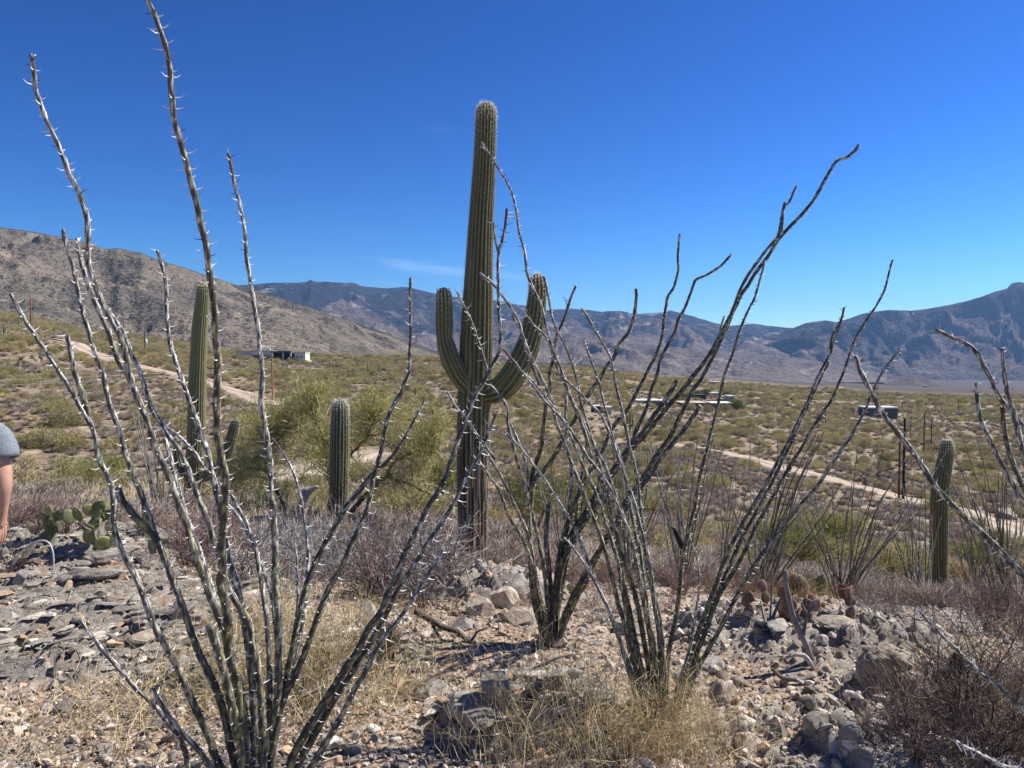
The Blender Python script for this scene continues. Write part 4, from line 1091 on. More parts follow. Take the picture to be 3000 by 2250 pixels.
far_ocotillo(1995, 1690, 420, 20, 'narrow ocotillo with a charred stub behind the right foreground ocotillo', 8.6, 5, (-.35, .35))
far_ocotillo(1850, 1680, 420, 20, 'thin caned ocotillo behind the crossing canes', 9.5, 6, (-.4, .45))
far_ocotillo(1660, 1640, 400, 14, 'fine caned ocotillo just right of the tall saguaro', 11.0, 7, (-.35, .3))
far_ocotillo(470, 1540, 330, 13, 'pale spindly ocotillo on the slope behind the left ocotillo', 12, 8, (-.4, .35))
far_ocotillo(2860, 1650, 280, 18, 'blurred ocotillo fan beyond the lone saguaro', 16, 9, (-.6, .5))
far_ocotillo(2120, 1620, 300, 14, 'half hidden ocotillo down the slope behind the crossing canes', 15, 10, (-.5, .6))

# ---------------------------------------------------------------- twig generators
def branching(rg, n_stems, h, spread, depth, seg, r0, up=.35, wig=.35, split=.45, base_r=.05):
    """returns segment arrays of a twiggy shrub about h tall"""
    P = []; Qp = []; A = []; B = []; Lv = []
    stack = []
    for _ in range(n_stems):
        a = rg.uniform(0, 2 * np.pi); t = rg.uniform(.1, 1) * spread
        d = np.array([math.cos(a) * t, math.sin(a) * t, 1.0]); d /= np.linalg.norm(d)
        stack.append((np.array([math.cos(a), math.sin(a), 0]) * base_r * rg.random() + (0, 0, -.03), d, r0 * rg.uniform(.7, 1.1), h * rg.uniform(.7, 1.1), 0))
    while stack:
        p, d, r, rem, lv = stack.pop()
        steps = max(2, int(rem / seg))
        for s in range(steps):
            l = seg * rg.uniform(.7, 1.3)
            d = d + rg.normal(0, wig, 3) * .5 + np.array([0, 0, up * .12]); d /= np.linalg.norm(d)
            q = p + d * l; r2 = max(r * .9, .0007)
            P.append(p); Qp.append(q); A.append(r); B.append(r2); Lv.append(lv)
            p = q; r = r2
            if lv < depth and rg.random() < split:
                dd = d + rg.normal(0, .75, 3); dd /= np.linalg.norm(dd)
                stack.append((p, dd, r * .72, (rem - s * seg) * rg.uniform(.35, .75), lv + 1))
    return np.array(P), np.array(Qp), np.array(A), np.array(B), np.array(Lv)

def twig_mesh(name, rg, cols, **kw):
    P, Q_, A, B, Lv = branching(rg, **kw)
    c = np.array(cols)[rg.integers(0, len(cols), len(P))] * rg.uniform(.75, 1.2, (len(P), 1))
    return segs(P, Q_, A, B, c).mesh(name, M_TWIG)

BROWN = [(.19, .125, .105), (.25, .175, .15), (.32, .245, .215), (.14, .09, .075)]
GREY = [(.38, .36, .33), (.28, .26, .24), (.48, .455, .42), (.16, .14, .13)]
DARK = [(.06, .045, .04), (.09, .07, .06), (.12, .09, .075)]
rg = np.random.default_rng(77)
brown_protos = [twig_mesh('twiggy_shrub', rg, BROWN, n_stems=26, h=.62, spread=.9, depth=2, seg=.06, r0=.0048, wig=.5, split=.42) for _ in range(4)]
grey_protos = [twig_mesh('twiggy_shrub', rg, GREY, n_stems=26, h=.5, spread=1.6, depth=2, seg=.045, r0=.0036, wig=.75, split=.45, base_r=.14) for _ in range(3)]
dark_protos = [twig_mesh('twiggy_shrub', rg, DARK, n_stems=22, h=.8, spread=.8, depth=2, seg=.06, r0=.0058, wig=.55, split=.42) for _ in range(2)]
print('twig faces', [len(m.polygons) for m in brown_protos + grey_protos + dark_protos])
def put(protos, k, px, py, size, label, group, D=None, name='twiggy_shrub', cat='shrub', flat=1.0):
    g = ghit(px, py) if D is None else ps(px, py, D)
    g[2] = H1(g[0], g[1])
    if protos is brown_protos and px > 1600 and 5 < g[1]: size *= .55 if px > 2350 and g[1] > 6.5 else .40 if px > 2350 else .68
    o = link(name, protos[k % len(protos)], None, tuple(g))
    o.rotation_euler = (0, 0, (px * 7.3 + py) % 6.28); o.scale = (size, size, size * flat)
    return tag(o, label, cat, group)
GB = 'reddish brown twiggy shrubs on the knoll'; LB = 'leafless reddish brown twiggy shrub on the edge of the rocky knoll'
for k, (x, y, s, D) in enumerate([(60, 1650, .72, 6.2), (170, 1640, .66, 6.4), (-70, 1650, .75, 6), (440, 1670, .5, 6.3), (520, 1690, .5, 6.0),
        (1290, 1770, .75, 5.9), (1210, 1740, .8, 6.3), (1490, 1720, .9, 7.4), (1560, 1720, .9, 7.2), 
        (1700, 1730, .8, 6.9), (1790, 1735, .8, 6.7), (1880, 1740, .85, 6.9), (1980, 1745, .8, 7.0), (2080, 1745, .8, 7.2), (2170, 1740, .85, 7.1), (1740, 1800, .5, 5.6), (1960, 1800, .5, 5.5),
        (2540, 1790, .9, 6.9), (2560, 1850, .9, 5.9), (2850, 1850, 1.0, 6.0), (2930, 1850, 1.0, 6.0), (3030, 1860, 1.0, 6.0),
        (2600, 1870, .7, 5.6), (2740, 1900, .45, 5.2), (2890, 1930, .9, 4.9), (2990, 1960, 1.0, 4.7),
        (2900, 1700, .8, 9.5), (2540, 1710, .9, 9.4), (2960, 1720, 1., 9.4), (1120, 1640, 1.0, 8.4), (1060, 1650, .9, 8.2), (1320, 1660, 1., 8.6)]):
    put(brown_protos, k, x, y, s, LB, GB, D)
rgx = np.random.default_rng(404)
def more(lst, protos, lab, grp):
    for k, (x0, x1, y0, y1, D0_, D1_, n_, s_) in enumerate(lst):
        for j in range(n_):
            D_ = rgx.uniform(D0_, D1_); x = rgx.uniform(x0, x1)
            if (2240 < x < 2500 and D_ < 8.4) or (2655 < x < 2850 and D_ > 4.9) or (1335 < x < 1440 and D_ < 9.2): continue
            put(protos, int(rgx.integers(0, 9)), x, y0 + (y1 - y0) * rgx.random(), s_ * rgx.uniform(.75, 1.2), lab, grp, D_)
more([(-60, 520, 1600, 1660, 6.1, 8.5, 12, .72)], brown_protos, 'leafless dark brown shrub in the thicket at the left crest', 'brown shrubs of the left crest thicket')
more([(520, 1330, 1650, 1750, 5.6, 9.5, 18, 1.05)], brown_protos, 'leafless brown shrub in the thicket between the left ocotillo and the tall saguaro', 'brown shrubs between the left ocotillo and the tall saguaro')
more([(1450, 2350, 1700, 1780, 6.6, 9.5, 24, .95)], brown_protos, 'leafless red brown shrub in the thicket behind the middle ocotillos', 'red brown shrubs behind the middle ocotillos')
more([(2350, 3080, 1740, 1850, 5.2, 9.5, 34, 1.0)], brown_protos, 'leafless purple brown shrub on the slope around the lone saguaro', 'purple brown shrubs around the lone saguaro')
more([(760, 1330, 1600, 1780, 5.6, 8.6, 26, 1.45)], grey_protos, 'ash grey tangle of dead twigs between the left ocotillo and the tall saguaro', 'ash grey tangles left of the tall saguaro')
GG = 'pale grey tangled shrubs'; LG = 'pale grey tangled leafless shrub below the yellow green tree'
for k, (x, y, s, D) in enumerate([(1040, 1700, 1.1, 6.6), (1110, 1690, 1.15, 7.0), (1180, 1700, 1.1, 6.8), (980, 1710, 1.0, 6.4), (1250, 1690, 1., 7.2), (1120, 1620, 1.2, 8.6), (1190, 1600, 1.3, 9.2), (1040, 1640, 1.1, 7.8), (910, 1720, .9, 6.2)]):
    put(grey_protos, k, x, y, s, LG, GG, D)
for k, (x, y, s, D, l) in enumerate([(2690, 1900, .6, 5.2, 'a'), (2790, 1985, .8, 4.6, 'b'), (2560, 1960, .5, 4.6, 'c'), (1760, 1860, .6, 4.9, 'd'), (820, 1750, .8, 5.3, 'e')]):
    put(grey_protos, k, x, y, s, 'ash grey tangled twigs lying low among the foreground rubble', 'low ash grey twig tangles', D)
for k, (x, y, s, D, l) in enumerate([(1260, 1700, 1.0, 7.6, 'tall dark twiggy bush left of the foot of the tall saguaro'), (1480, 1700, .95, 8.0, 'tall dark twiggy bush right of the foot of the tall saguaro'), (1180, 1700, .9, 7.0, 'dark bare bush in the grey tangle left of the tall saguaro'),
        (1075, 1700, .8, 6.6, 'dark bare bush at the foot of the short saguaro'), (1230, 1800, .55, 5.4, 'dark twiggy bush rooted beside the grey rocks at the foot of the tall saguaro'), (40, 1690, .55, 5.6, 'dark bare bush at the left edge below the person'),
        (2880, 2250, .95, 2.9, 'dark red brown bush filling the lower right corner')]):
    put(dark_protos, k, x, y, s, l, None, D)
# tangled bushes in the lower right corner
GC = 'brown bushes in the lower right corner'
for k, (x, y, s, D) in enumerate([(2650, 2190, .75, 3.05), (2760, 2170, .8, 3.1), (2880, 2120, .85, 3.3), (2980, 2100, .9, 3.4), (2700, 2260, .7, 2.8), (2820, 2290, .75, 2.75), (2960, 2240, .8, 2.9), (2560, 2230, .45, 2.95), (3060, 2180, .9, 3.1)]):
    put(brown_protos, k, x, y, s * .8, 'red brown leafless bush in the lower right corner', GC, D)
# thin reddish saplings through the bottom of the picture
for k, (x, y, s, D, l) in enumerate([(1500, 2240, .45, 2.95, 'sparse dark twigs at the bottom centre'), (1760, 2210, .55, 3.0, 'sparse reddish twigs before the right foreground ocotillo')]):
    put([twig_mesh('twiggy_shrub', rg, BROWN, n_stems=7, h=.9, spread=1.2, depth=1, seg=.1, r0=.004, wig=.35, split=.3)], 0, x, y, s * 1.2, l, None, D)

# ---------------------------------------------------------------- dry grass
def straw(name, centres, n, h, seed, col=((.74, .60, .33), (.62, .50, .28), (.80, .70, .46)), lean=.6, r=.0016, curved=True):
    rg = np.random.default_rng(seed)
    c = np.array(centres, float); w = c[:, 3] if c.shape[1] > 3 else np.ones(len(c)); w = w / w.sum()
    ci = rg.choice(len(c), n, p=w)
    X = c[ci, 0] + rg.normal(0, 1, n) * c[ci, 2]; Y = c[ci, 1] + rg.normal(0, 1, n) * c[ci, 2] * .7
    Z = H(X, Y)
    p = np.stack([X, Y, Z - .01], -1)
    hh = h * rg.uniform(.4, 1.15, (n, 1))
    d = rg.normal(0, lean, (n, 3)); d[:, 2] = 1; d /= np.linalg.norm(d, axis=1, keepdims=True)
    cc = np.array(col)[rg.integers(0, len(col), n)] * rg.uniform(.7, 1.15, (n, 1))
    mb = MB(); k = 4
    for s in range(k):
        q = p + d * hh / k
        segs(p, q, r * (1 - .18 * s), r * (1 - .18 * (s + 1)), cc, mb=mb)
        # side twigs
        if s in (1, 2):
            m = rg.random(n) < .45; dd = d[m] + rg.normal(0, .6, (m.sum(), 3)); dd /= np.linalg.norm(dd, axis=1, keepdims=True)
            segs(q[m], q[m] + dd * hh[m] * rg.uniform(.15, .4, (m.sum(), 1)), r * .6, r * .3, cc[m], mb=mb)
        p = q; d = d + rg.normal(0, .28, (n, 3)) + (np.array([0, 0, -.12]) if curved else 0); d /= np.linalg.norm(d, axis=1, keepdims=True)
    o = mb.build(name, M_STRAW); tag(o, kind='stuff'); return o
def G(px, py, r, w=1):
    g = ghit(px, py); return (g[0], g[1], r, w)
straw('dry_grass', [G(300, 2130, .22, 2), (*G(480, 2080, .25)[:3], 2), G(600, 2010, .2, 2), G(180, 2250, .2, 1)], 330, .34, 1, r=.0017)
straw('dry_grass', [G(900, 1850, .22, 3), G(960, 1950, .25, 4), G(1020, 2050, .22, 3), G(840, 1960, .2, 3), G(760, 1850, .2, 3), G(900, 2120, .18, 2), G(1120, 1990, .18, 2), G(700, 2000, .2, 3)], 1500, .38, 2, r=.0015)
straw('dry_grass', [G(1560, 2180, .16, 3), G(1700, 2170, .18, 4), G(1840, 2200, .18, 5), G(1960, 2190, .16, 4), G(2050, 2230, .15, 2), G(1450, 2240, .15, 2), G(1900, 2260, .2, 3)], 800, .42, 3, r=.0015, lean=.3)
straw('dry_grass', [G(2900, 2080, .25, 2), G(2980, 2020, .3, 3), G(2850, 2180, .2, 2), G(2960, 2180, .2, 3)], 600, .42, 4, r=.0015, col=((.50, .40, .24), (.40, .31, .19), (.56, .47, .30)))
straw('dry_grass', [G(2800, 1770, .5, 3), G(2900, 1790, .6, 3), G(2650, 1760, .4, 2), G(2400, 1745, .5, 3), G(2280, 1750, .3, 2), G(2980, 1790, .5, 3), G(1160, 1790, .3, 1)], 2600, .24, 5, r=.0022, col=((.42, .31, .15), (.35, .26, .14), (.48, .38, .22)))
straw('dry_grass', [G(560, 1700, .2, 2), G(450, 1705, .2, 2), G(640, 1720, .25, 2), G(1240, 1850, .3, 1), G(1400, 1800, .3, 1), G(2100, 1800, .4, 1), G(1700, 1800, .3, 1)], 900, .16, 6, r=.0014, lean=1.3, col=((.40, .31, .18), (.30, .23, .14)))
# litter of fallen twigs
def litter():
    rg = np.random.default_rng(12); n = 2600
    D = 2.3 * (3.2) ** rg.random(n); px = rg.uniform(-100, 3100, n)
    X = (px - 1500) / FOC * D; Y = D
    a = rg.uniform(0, np.pi, n); l = rg.uniform(.02, .11, n)
    p = np.stack([X - np.cos(a) * l / 2, Y - np.sin(a) * l / 2], -1); q = np.stack([X + np.cos(a) * l / 2, Y + np.sin(a) * l / 2], -1)
    P = np.column_stack([p, H(p[:, 0], p[:, 1]) + .006]); Q_ = np.column_stack([q, H(q[:, 0], q[:, 1]) + rg.uniform(.004, .02, n)])
    c = np.array([(.16, .12, .10), (.45, .36, .22), (.30, .26, .22), (.08, .06, .05)])[rg.integers(0, 4, n)]
    o = segs(P, Q_, .0018, .0012, c).build('twig_litter', M_TWIG); tag(o, kind='stuff')
litter()
def near_D(px, py, D):
    return ghit(px, py)[1] if D is not None and D < 6.3 else D
# ---------------------------------------------------------------- palo verde tree in the middle
def palo_verde(label, g, crown, trunks, seed, n_leaf=9000, col=((.30, .33, .07), (.22, .26, .06), (.38, .38, .10)), tw=.0026, spread=.05, lens=(.06, .14)):
    """trunks: list of local 3-D polylines; crown: list of (centre, radii) blobs of twigs"""
    root = thing('palo_verde_tree', label, 'tree', tuple(g))
    rg = np.random.default_rng(seed)
    mb = MB(); nodes = []
    for P, r in trunks:
        P = catmull(np.array(P, float), .1); n = len(P)
        P = P + rg.normal(0, .012, P.shape)
        R = np.linspace(r, r * .35, n)
        def colf(i, ph, mm, s=seed):
            nz = sstep(-.1, .3, fbm(i * .25 + 0 * ph, ph * .7 + 0 * i, 3, s))[..., None]
            return np.array([.34, .33, .10]) * nz + np.array([.07, .06, .035]) * (1 - nz)
        tube(P, R, 7, mb, colf=colf); nodes.append(P[n // 3:])
    mb.build('trunk', M_PV, root, smooth=True)
    nodes = np.concatenate(nodes)
    # limbs from the trunks into the crown, then green twigs
    A = []; B = []; RA = []; RB = []; C = []
    col = np.array(col)
    tips = []
    for c, rad, n in crown:
        c = np.array(c); rad = np.array(rad)
        for _ in range(n):
            u = rg.normal(0, 1, 3); u /= np.linalg.norm(u); e = c + u * rad * rg.uniform(.45, 1.0)
            s = nodes[np.argmin(np.linalg.norm(nodes - (c * .4 + e * .6) + rg.normal(0, .25, 3), axis=1))]
            P = np.array([s, s * .6 + e * .4 + (0, 0, .1), e]) ; P = catmull(P, .09) + 0
            P[1:-1] += rg.normal(0, .02, P[1:-1].shape)
            m = len(P) - 1
            A.append(P[:-1]); B.append(P[1:]); rr = np.linspace(.014, .004, m + 1); RA.append(rr[:-1]); RB.append(rr[1:])
            k = rg.random(); cc = np.array([.30, .31, .09]) if k < .6 else np.array([.10, .085, .05]); C.append(np.tile(cc, (m, 1)))
            tips.append(P[m // 3:])
    segs(np.concatenate(A), np.concatenate(B), np.concatenate(RA), np.concatenate(RB), np.concatenate(C)).build('branches', M_PV, root)
    tips = np.concatenate(tips)
    p = tips[rg.integers(0, len(tips), n_leaf)] + rg.normal(0, spread, (n_leaf, 3))
    d = rg.normal(0, .6, (n_leaf, 3)) + (0, 0, .6); d /= np.linalg.norm(d, axis=1, keepdims=True)
    mb = MB(); cc = col[rg.integers(0, 3, n_leaf)] * rg.uniform(.7, 1.25, (n_leaf, 1))
    for s in range(2):
        q = p + d * rg.uniform(*lens, (n_leaf, 1))
        segs(p, q, tw * (1 - .3 * s), tw * (.7 - .3 * s), cc, mb=mb); p = q
        d = d + rg.normal(0, .3, (n_leaf, 3)); d /= np.linalg.norm(d, axis=1, keepdims=True)
    mb.build('crown', M_LEAF, root)
    return root
DP = 14.5
g = ps(985, 1560, DP); g[2] = H1(g[0], g[1])
def L_(px, py, dd=0): return tuple(ps(px, py, DP + dd) - g)
palo_verde('wide yellow green palo verde tree around the short saguaro', g,
  [(L_(800, 1250, .3), (.8, .8, .75), 46), (L_(900, 1180, .6), (.55, .6, .5), 22), (L_(930, 1330, -.2), (.9, .7, .6), 40), (L_(1080, 1230, .5), (.75, .7, .7), 34), (L_(1200, 1330, .2), (.85, .7, .7), 40),
   (L_(720, 1400, 0), (.6, .6, .5), 26), (L_(860, 1470, .3), (1.1, .7, .5), 30), (L_(1250, 1240, .6), (.6, .6, .5), 20), (L_(1150, 1440, 0), (.9, .6, .4), 22)],
  [([(0, 0, 0), L_(968, 1480), L_(975, 1440), L_(965, 1390), L_(970, 1340), L_(945, 1280), L_(925, 1230), L_(935, 1180)], .055),
   ([(0, 0, 0), L_(1030, 1500), L_(1080, 1440), L_(1130, 1400), L_(1200, 1420), L_(1260, 1450)], .06),
   ([L_(1130, 1400), L_(1160, 1350), L_(1230, 1325), L_(1290, 1335)], .04),
   ([(0, 0, 0), L_(940, 1540), L_(860, 1525), L_(790, 1520), L_(735, 1515)], .05),
   ([L_(860, 1525), L_(820, 1460), L_(790, 1380), L_(800, 1300)], .04),
   ([L_(965, 1390), L_(1010, 1345), L_(1070, 1290), L_(1100, 1220)], .035)], 5, 11500, tw=.0034, spread=.10, lens=(.08, .2), col=((.50, .46, .19), (.38, .36, .15), (.62, .56, .26)))
def small_pv(label, px, py, w, h, D, seed, n=2600, name_col=None, group=None):
    g = ps(px, py, D); g[2] = H1(g[0], g[1])
    w = w / FOC * D; h = h / FOC * D
    rg = np.random.default_rng(seed)
    tr = []
    for k in range(6):
        a = k + rg.random(); tr.append(([(0, 0, 0), (math.cos(a) * w * .12, math.sin(a) * w * .12, h * .3), (math.cos(a) * w * .3, math.sin(a) * w * .3, h * .65)], .025))
    cr = [((rg.uniform(-.3, .3) * w, rg.uniform(-.25, .25) * w, h * rg.uniform(.45, .7)), (w * .3, w * .3, h * .35), 14) for _ in range(5)]
    return palo_verde(label, g, cr, tr, seed, n, col=name_col or ((.38, .37, .13), (.29, .29, .10), (.46, .43, .17)), tw=.005, lens=(.09, .2), spread=.1)
small_pv('green bushy tree on the slope just left of the leaning ocotillo', 1560, 1560, 260, 230, 22, 61)
small_pv('green tree right of the yellow green palo verde and behind the tall saguaro', 1330, 1480, 240, 230, 24, 62)
small_pv('bushy green tree behind the crossing canes of the middle ocotillos', 1760, 1540, 300, 260, 24, 63)
small_pv('green tree beside the lower road on the left', 270, 1500, 260, 130, 30, 64)
small_pv('dark green tree left of the palo verde behind the white canes', 640, 1500, 230, 190, 22, 65, name_col=((.27, .28, .10), (.20, .215, .08), (.34, .33, .13)))
small_pv('green tree on the slope left of the lone saguaro', 2460, 1600, 190, 190, 24, 66)
small_pv('green tree low on the slope at the right of the lone saguaro', 2880, 1660, 230, 140, 22, 67)
small_pv('low green bush beyond the round barrel cactus', 2330, 1650, 260, 140, 18, 68)

# ---------------------------------------------------------------- bushes over the slope
def bush_protos():
    out = []
    pal = [((.33, .28, .13), (.24, .205, .095), (.41, .35, .17)), ((.36, .31, .145), (.27, .235, .11), (.43, .37, .18)), ((.27, .24, .115), (.19, .17, .085), (.34, .295, .15)), ((.36, .30, .18), (.27, .225, .14), (.43, .36, .22))]
    for v in range(5):
        rg = np.random.default_rng(300 + v)
        P, Q_, A, B, Lv = branching(rg, n_stems=20, h=.85, spread=1.15, depth=1, seg=.13, r0=.012, wig=.3, split=.3, base_r=.1)
        br = segs(P, Q_, A * 1.0, B * 1.0, (.09, .07, .05)).mesh('branches', M_TWIG)
        n = 2600
        cl = rg.normal(0, 1, (26, 3)); cl[:, 2] = np.abs(cl[:, 2]) * .9 + .1; cl /= np.linalg.norm(cl, axis=1, keepdims=True)
        cl *= rg.uniform(.55, .85, (26, 1)) * np.array([1, 1, .78])
        ci = rg.integers(0, 26, n)
        p = cl[ci] + rg.normal(0, .15, (n, 3)) * rg.uniform(.6, 1.3, (n, 1)); p[:, 2] = np.abs(p[:, 2]) + .06
        d = p / (np.linalg.norm(p, axis=1, keepdims=True) + .1) * .8 + rg.normal(0, .5, (n, 3)) + (0, 0, .5); d /= np.linalg.norm(d, axis=1, keepdims=True)
        w = np.cross(d, rg.normal(0, 1, (n, 3))); w /= np.linalg.norm(w, axis=1, keepdims=True)
        l = rg.uniform(.08, .19, (n, 1)); ww = .010 + .008 * rg.random((n, 1))
        V = np.stack([p - w * ww, p + w * ww, p + d * l], 1).reshape(-1, 3)
        c = np.array(pal[v % 4])[rg.integers(0, 3, n)] * 1.22 * rg.uniform(.7, 1.3, (n, 1)) * (.8 + .4 * rg.random(26)[ci])[:, None]
        fo = MB().add(V, T=np.arange(3 * n).reshape(-1, 3), C=np.repeat(c, 3, 0)).mesh('foliage', M_LEAF)
        # both in one mesh for the far ones
        a = MB().add(V, T=np.arange(3 * n).reshape(-1, 3), C=np.repeat(c, 3, 0))
        segs(P, Q_, A, B, (.09, .07, .05), mb=a); both = a.mesh('creosote_bush', M_LEAF)
        out.append((br, fo, both))
    return out
BP = bush_protos()
def scatter(n, Dmin, Dmax, seed, keep=1.0, uv=(-.80, .80), clump=20, thr=.0):
    rg = np.random.default_rng(seed)
    D = np.sqrt(rg.uniform(Dmin ** 2, Dmax ** 2, n)); u = rg.uniform(uv[0], uv[1], n)
    X = u * D; Y = D
    m = fbm(X / clump, Y / clump, 3, seed) > thr - .45 * rg.random(n)
    m &= road_dist(X, Y) > 1.3
    # leave the crest and the yard in front of the pale house open
    px = 1500 + FOC * u
    return X[m], Y[m]
def open_ground(X, Y):
    px = 1500 + FOC * X / Y
    return ((px > 620) & (px < 960) & (Y > 255) & (Y < 322)) | ((px > 2500) & (px < 2660) & (Y > 235) & (Y < 320)) | ((px > 1720) & (px < 1800) & (Y > 120) & (Y < 235)) | ((px > 1850) & (px < 2170) & (Y > 185) & (Y < 330) & ((X * 7.7 + Y * 3.1) % 1 < .75))
X, Y = scatter(15000, 30, 640, 5, clump=30, thr=.02)
Xd, Yd = scatter(1500, 36, 175, 55, clump=14, thr=.08)
X = np.concatenate([X, Xd]); Y = np.concatenate([Y, Yd])
k = ~open_ground(X, Y); X, Y = X[k], Y[k]
Xn, Yn = scatter(150, 17, 34, 6, clump=9, thr=-.2)
X = np.concatenate([Xn, X]); Y = np.concatenate([Yn, Y])
# thin out the bare slope at the right below the road and the open patch mid left
px = 1500 + FOC * X / Y
rg = np.random.default_rng(8)
bare = ((px > 2050) & (px < 3100) & (Y > 34) & (Y < 92) & (rg.random(len(X)) < .72)) | ((px > 1350) & (px < 1760) & (Y > 34) & (Y < 60) & (rg.random(len(X)) < .5))
X, Y, px = X[~bare], Y[~bare], px[~bare]
S = (.42 + 1.45 * rg.random(len(X)) ** 1.6) * np.where(Y < 36, .7, 1.0) * (1 + np.clip((Y - 90) / 400, 0, .8))
Z = H(X, Y); ROT = rg.uniform(0, 6.28, len(X)); VAR = rg.integers(0, 5, len(X))
size = S / Y
inview = (px > -60) & (px < 3060)
order = np.argsort(-(size * inview)); sel = order[:300]; rest = order[300:]
TINT = ['olive green', 'yellowish olive', 'dark green', 'tan olive', 'olive green']
def bush_label(x, y, s, v):
    q = 1500 + FOC * x / y
    where = ('on the left hand slope' if q < 800 else 'on the slope behind the palo verde' if q < 1400 else 'on the slope behind the middle ocotillos' if q < 2050 else 'on the slope right of the ocotillos')
    far = 'near' if y < 60 else 'middle distance' if y < 120 else 'far'
    return f"{'large' if s > 1.2 else 'small' if s < .8 else 'medium'} {TINT[v]} creosote bush {where}, {far}"
def bush_group(x, y, s, v): return 'creosote bushes: ' + bush_label(x, y, s, v)
protos = []
for j, i in enumerate(sel):
    br, fo, both = BP[VAR[i]]
    if j < 110:
        t_ = thing('creosote_bush', bush_label(X[i], Y[i], S[i], VAR[i]), 'bush', (X[i], Y[i], Z[i]), ROT[i], bush_group(X[i], Y[i], S[i], VAR[i]))
        t_.scale = (S[i], S[i], S[i] * .85)
        link('branches', br, t_); link('foliage', fo, t_)
    else:
        o = link('creosote_bush', both, None, (X[i], Y[i], Z[i])); o.rotation_euler = (0, 0, ROT[i]); o.scale = (S[i], S[i], S[i] * .85)
        tag(o, bush_label(X[i], Y[i], S[i], VAR[i]), 'bush', bush_group(X[i], Y[i], S[i], VAR[i])); protos.append((VAR[i], o))
pv = {}
for v, o in protos: pv.setdefault(int(v), o)
pv = [pv[k] for k in sorted(pv)]

def instancer(name, P, scale, rot, variant, sources, zs=.85):
    """one object holding many instances through geometry nodes"""
    me = bpy.data.meshes.new(name); me.vertices.add(len(P)); me.vertices.foreach_set('co', np.asarray(P, np.float32).ravel())
    for nm, v in (('size', scale), ('turn', rot)):
        a = me.attributes.new(nm, 'FLOAT', 'POINT'); a.data.foreach_set('value', np.asarray(v, np.float32))
    a = me.attributes.new('pick', 'INT', 'POINT'); a.data.foreach_set('value', np.asarray(variant, np.int32))
    o = link(name, me)
    ng = bpy.data.node_groups.new(name, 'GeometryNodeTree')
    ng.interface.new_socket('Geometry', in_out='INPUT', socket_type='NodeSocketGeometry')
    ng.interface.new_socket('Geometry', in_out='OUTPUT', socket_type='NodeSocketGeometry')
    N_ = ng.nodes; K = ng.links
    gi = N_.new('NodeGroupInput'); go = N_.new('NodeGroupOutput'); ip = N_.new('GeometryNodeInstanceOnPoints')
    jn = N_.new('GeometryNodeJoinGeometry')
    for s in reversed(sources):
        oi = N_.new('GeometryNodeObjectInfo'); oi.transform_space = 'ORIGINAL'; oi.inputs['Object'].default_value = s; oi.inputs['As Instance'].default_value = True
        K.new(oi.outputs['Geometry'], jn.inputs[0])
    def at(nm, typ):
        x = N_.new('GeometryNodeInputNamedAttribute'); x.data_type = typ; x.inputs['Name'].default_value = nm; return x.outputs[0]
    K.new(gi.outputs[0], ip.inputs['Points']); K.new(jn.outputs[0], ip.inputs['Instance'])
    ip.inputs['Pick Instance'].default_value = True; K.new(at('pick', 'INT'), ip.inputs['Instance Index'])
    c1 = N_.new('ShaderNodeCombineXYZ'); K.new(at('turn', 'FLOAT'), c1.inputs[2])
    e = N_.new('FunctionNodeEulerToRotation') ; K.new(c1.outputs[0], e.inputs[0]); K.new(e.outputs[0], ip.inputs['Rotation'])
    c2 = N_.new('ShaderNodeCombineXYZ'); sz = at('size', 'FLOAT'); K.new(sz, c2.inputs[0]); K.new(sz, c2.inputs[1])
    mm = N_.new('ShaderNodeMath'); mm.operation = 'MULTIPLY'; mm.inputs[1].default_value = zs; K.new(sz, mm.inputs[0]); K.new(mm.outputs[0], c2.inputs[2]); K.new(c2.outputs[0], ip.inputs['Scale'])
    K.new(ip.outputs[0], go.inputs[0])
    md = o.modifiers.new('scatter', 'NODES'); md.node_group = ng
    tag(o, kind='stuff'); return o
instancer('distant_bushes', np.stack([X, Y, Z], -1)[rest], S[rest], ROT[rest], VAR[rest] % len(pv), pv)

# low dead-looking scrub between the bushes
def low_protos():
    out = []
    for v, cols in enumerate([[(.33, .26, .21), (.26, .20, .16), (.40, .33, .27)], [(.44, .38, .29), (.36, .30, .23), (.50, .43, .33)], [(.50, .41, .22), (.42, .33, .18), (.58, .48, .28)]]):
        rg = np.random.default_rng(500 + v); n = 420
        a = rg.uniform(0, 6.28, n); t = rg.uniform(.2, 2.0, n)
        d = np.stack([np.cos(a) * t, np.sin(a) * t, np.ones(n)], -1); d /= np.linalg.norm(d, axis=1, keepdims=True)
        p = d * rg.uniform(0, .3, (n, 1)) + rg.normal(0, .05, (n, 3)) * (1, 1, 0)
        q = p + d * rg.uniform(.25, .7, (n, 1)) + rg.normal(0, .08, (n, 3))
        c = np.array(cols)[rg.integers(0, 3, n)] * rg.uniform(.7, 1.25, (n, 1))
        out.append(segs(p, q, .011, .004, c).mesh('scrub', M_TWIG))
    return out
LP = low_protos(); lowsrc = []
for v, (a, b, l, c) in enumerate([(2520, 1570, 'small brown leafless scrub on the bare slope below the right hand road', 'scrub'), (1500, 1440, 'small grey brown scrub on the open slope right of the tall saguaro', 'scrub'), (2690, 1455, 'clump of straw yellow grass at the roadside by the paired poles', 'grass clump')]):
    gg = ghit(a, b); o = link('low_scrub' if v < 2 else 'grass_clump', LP[v], None, tuple(gg)); o.scale = (.8, .8, .7) if v < 2 else (1.9, 1.9, 1.5); tag(o, l, c); lowsrc.append(o)
X2, Y2 = scatter(15000, 14, 380, 15, clump=11, thr=-.1)
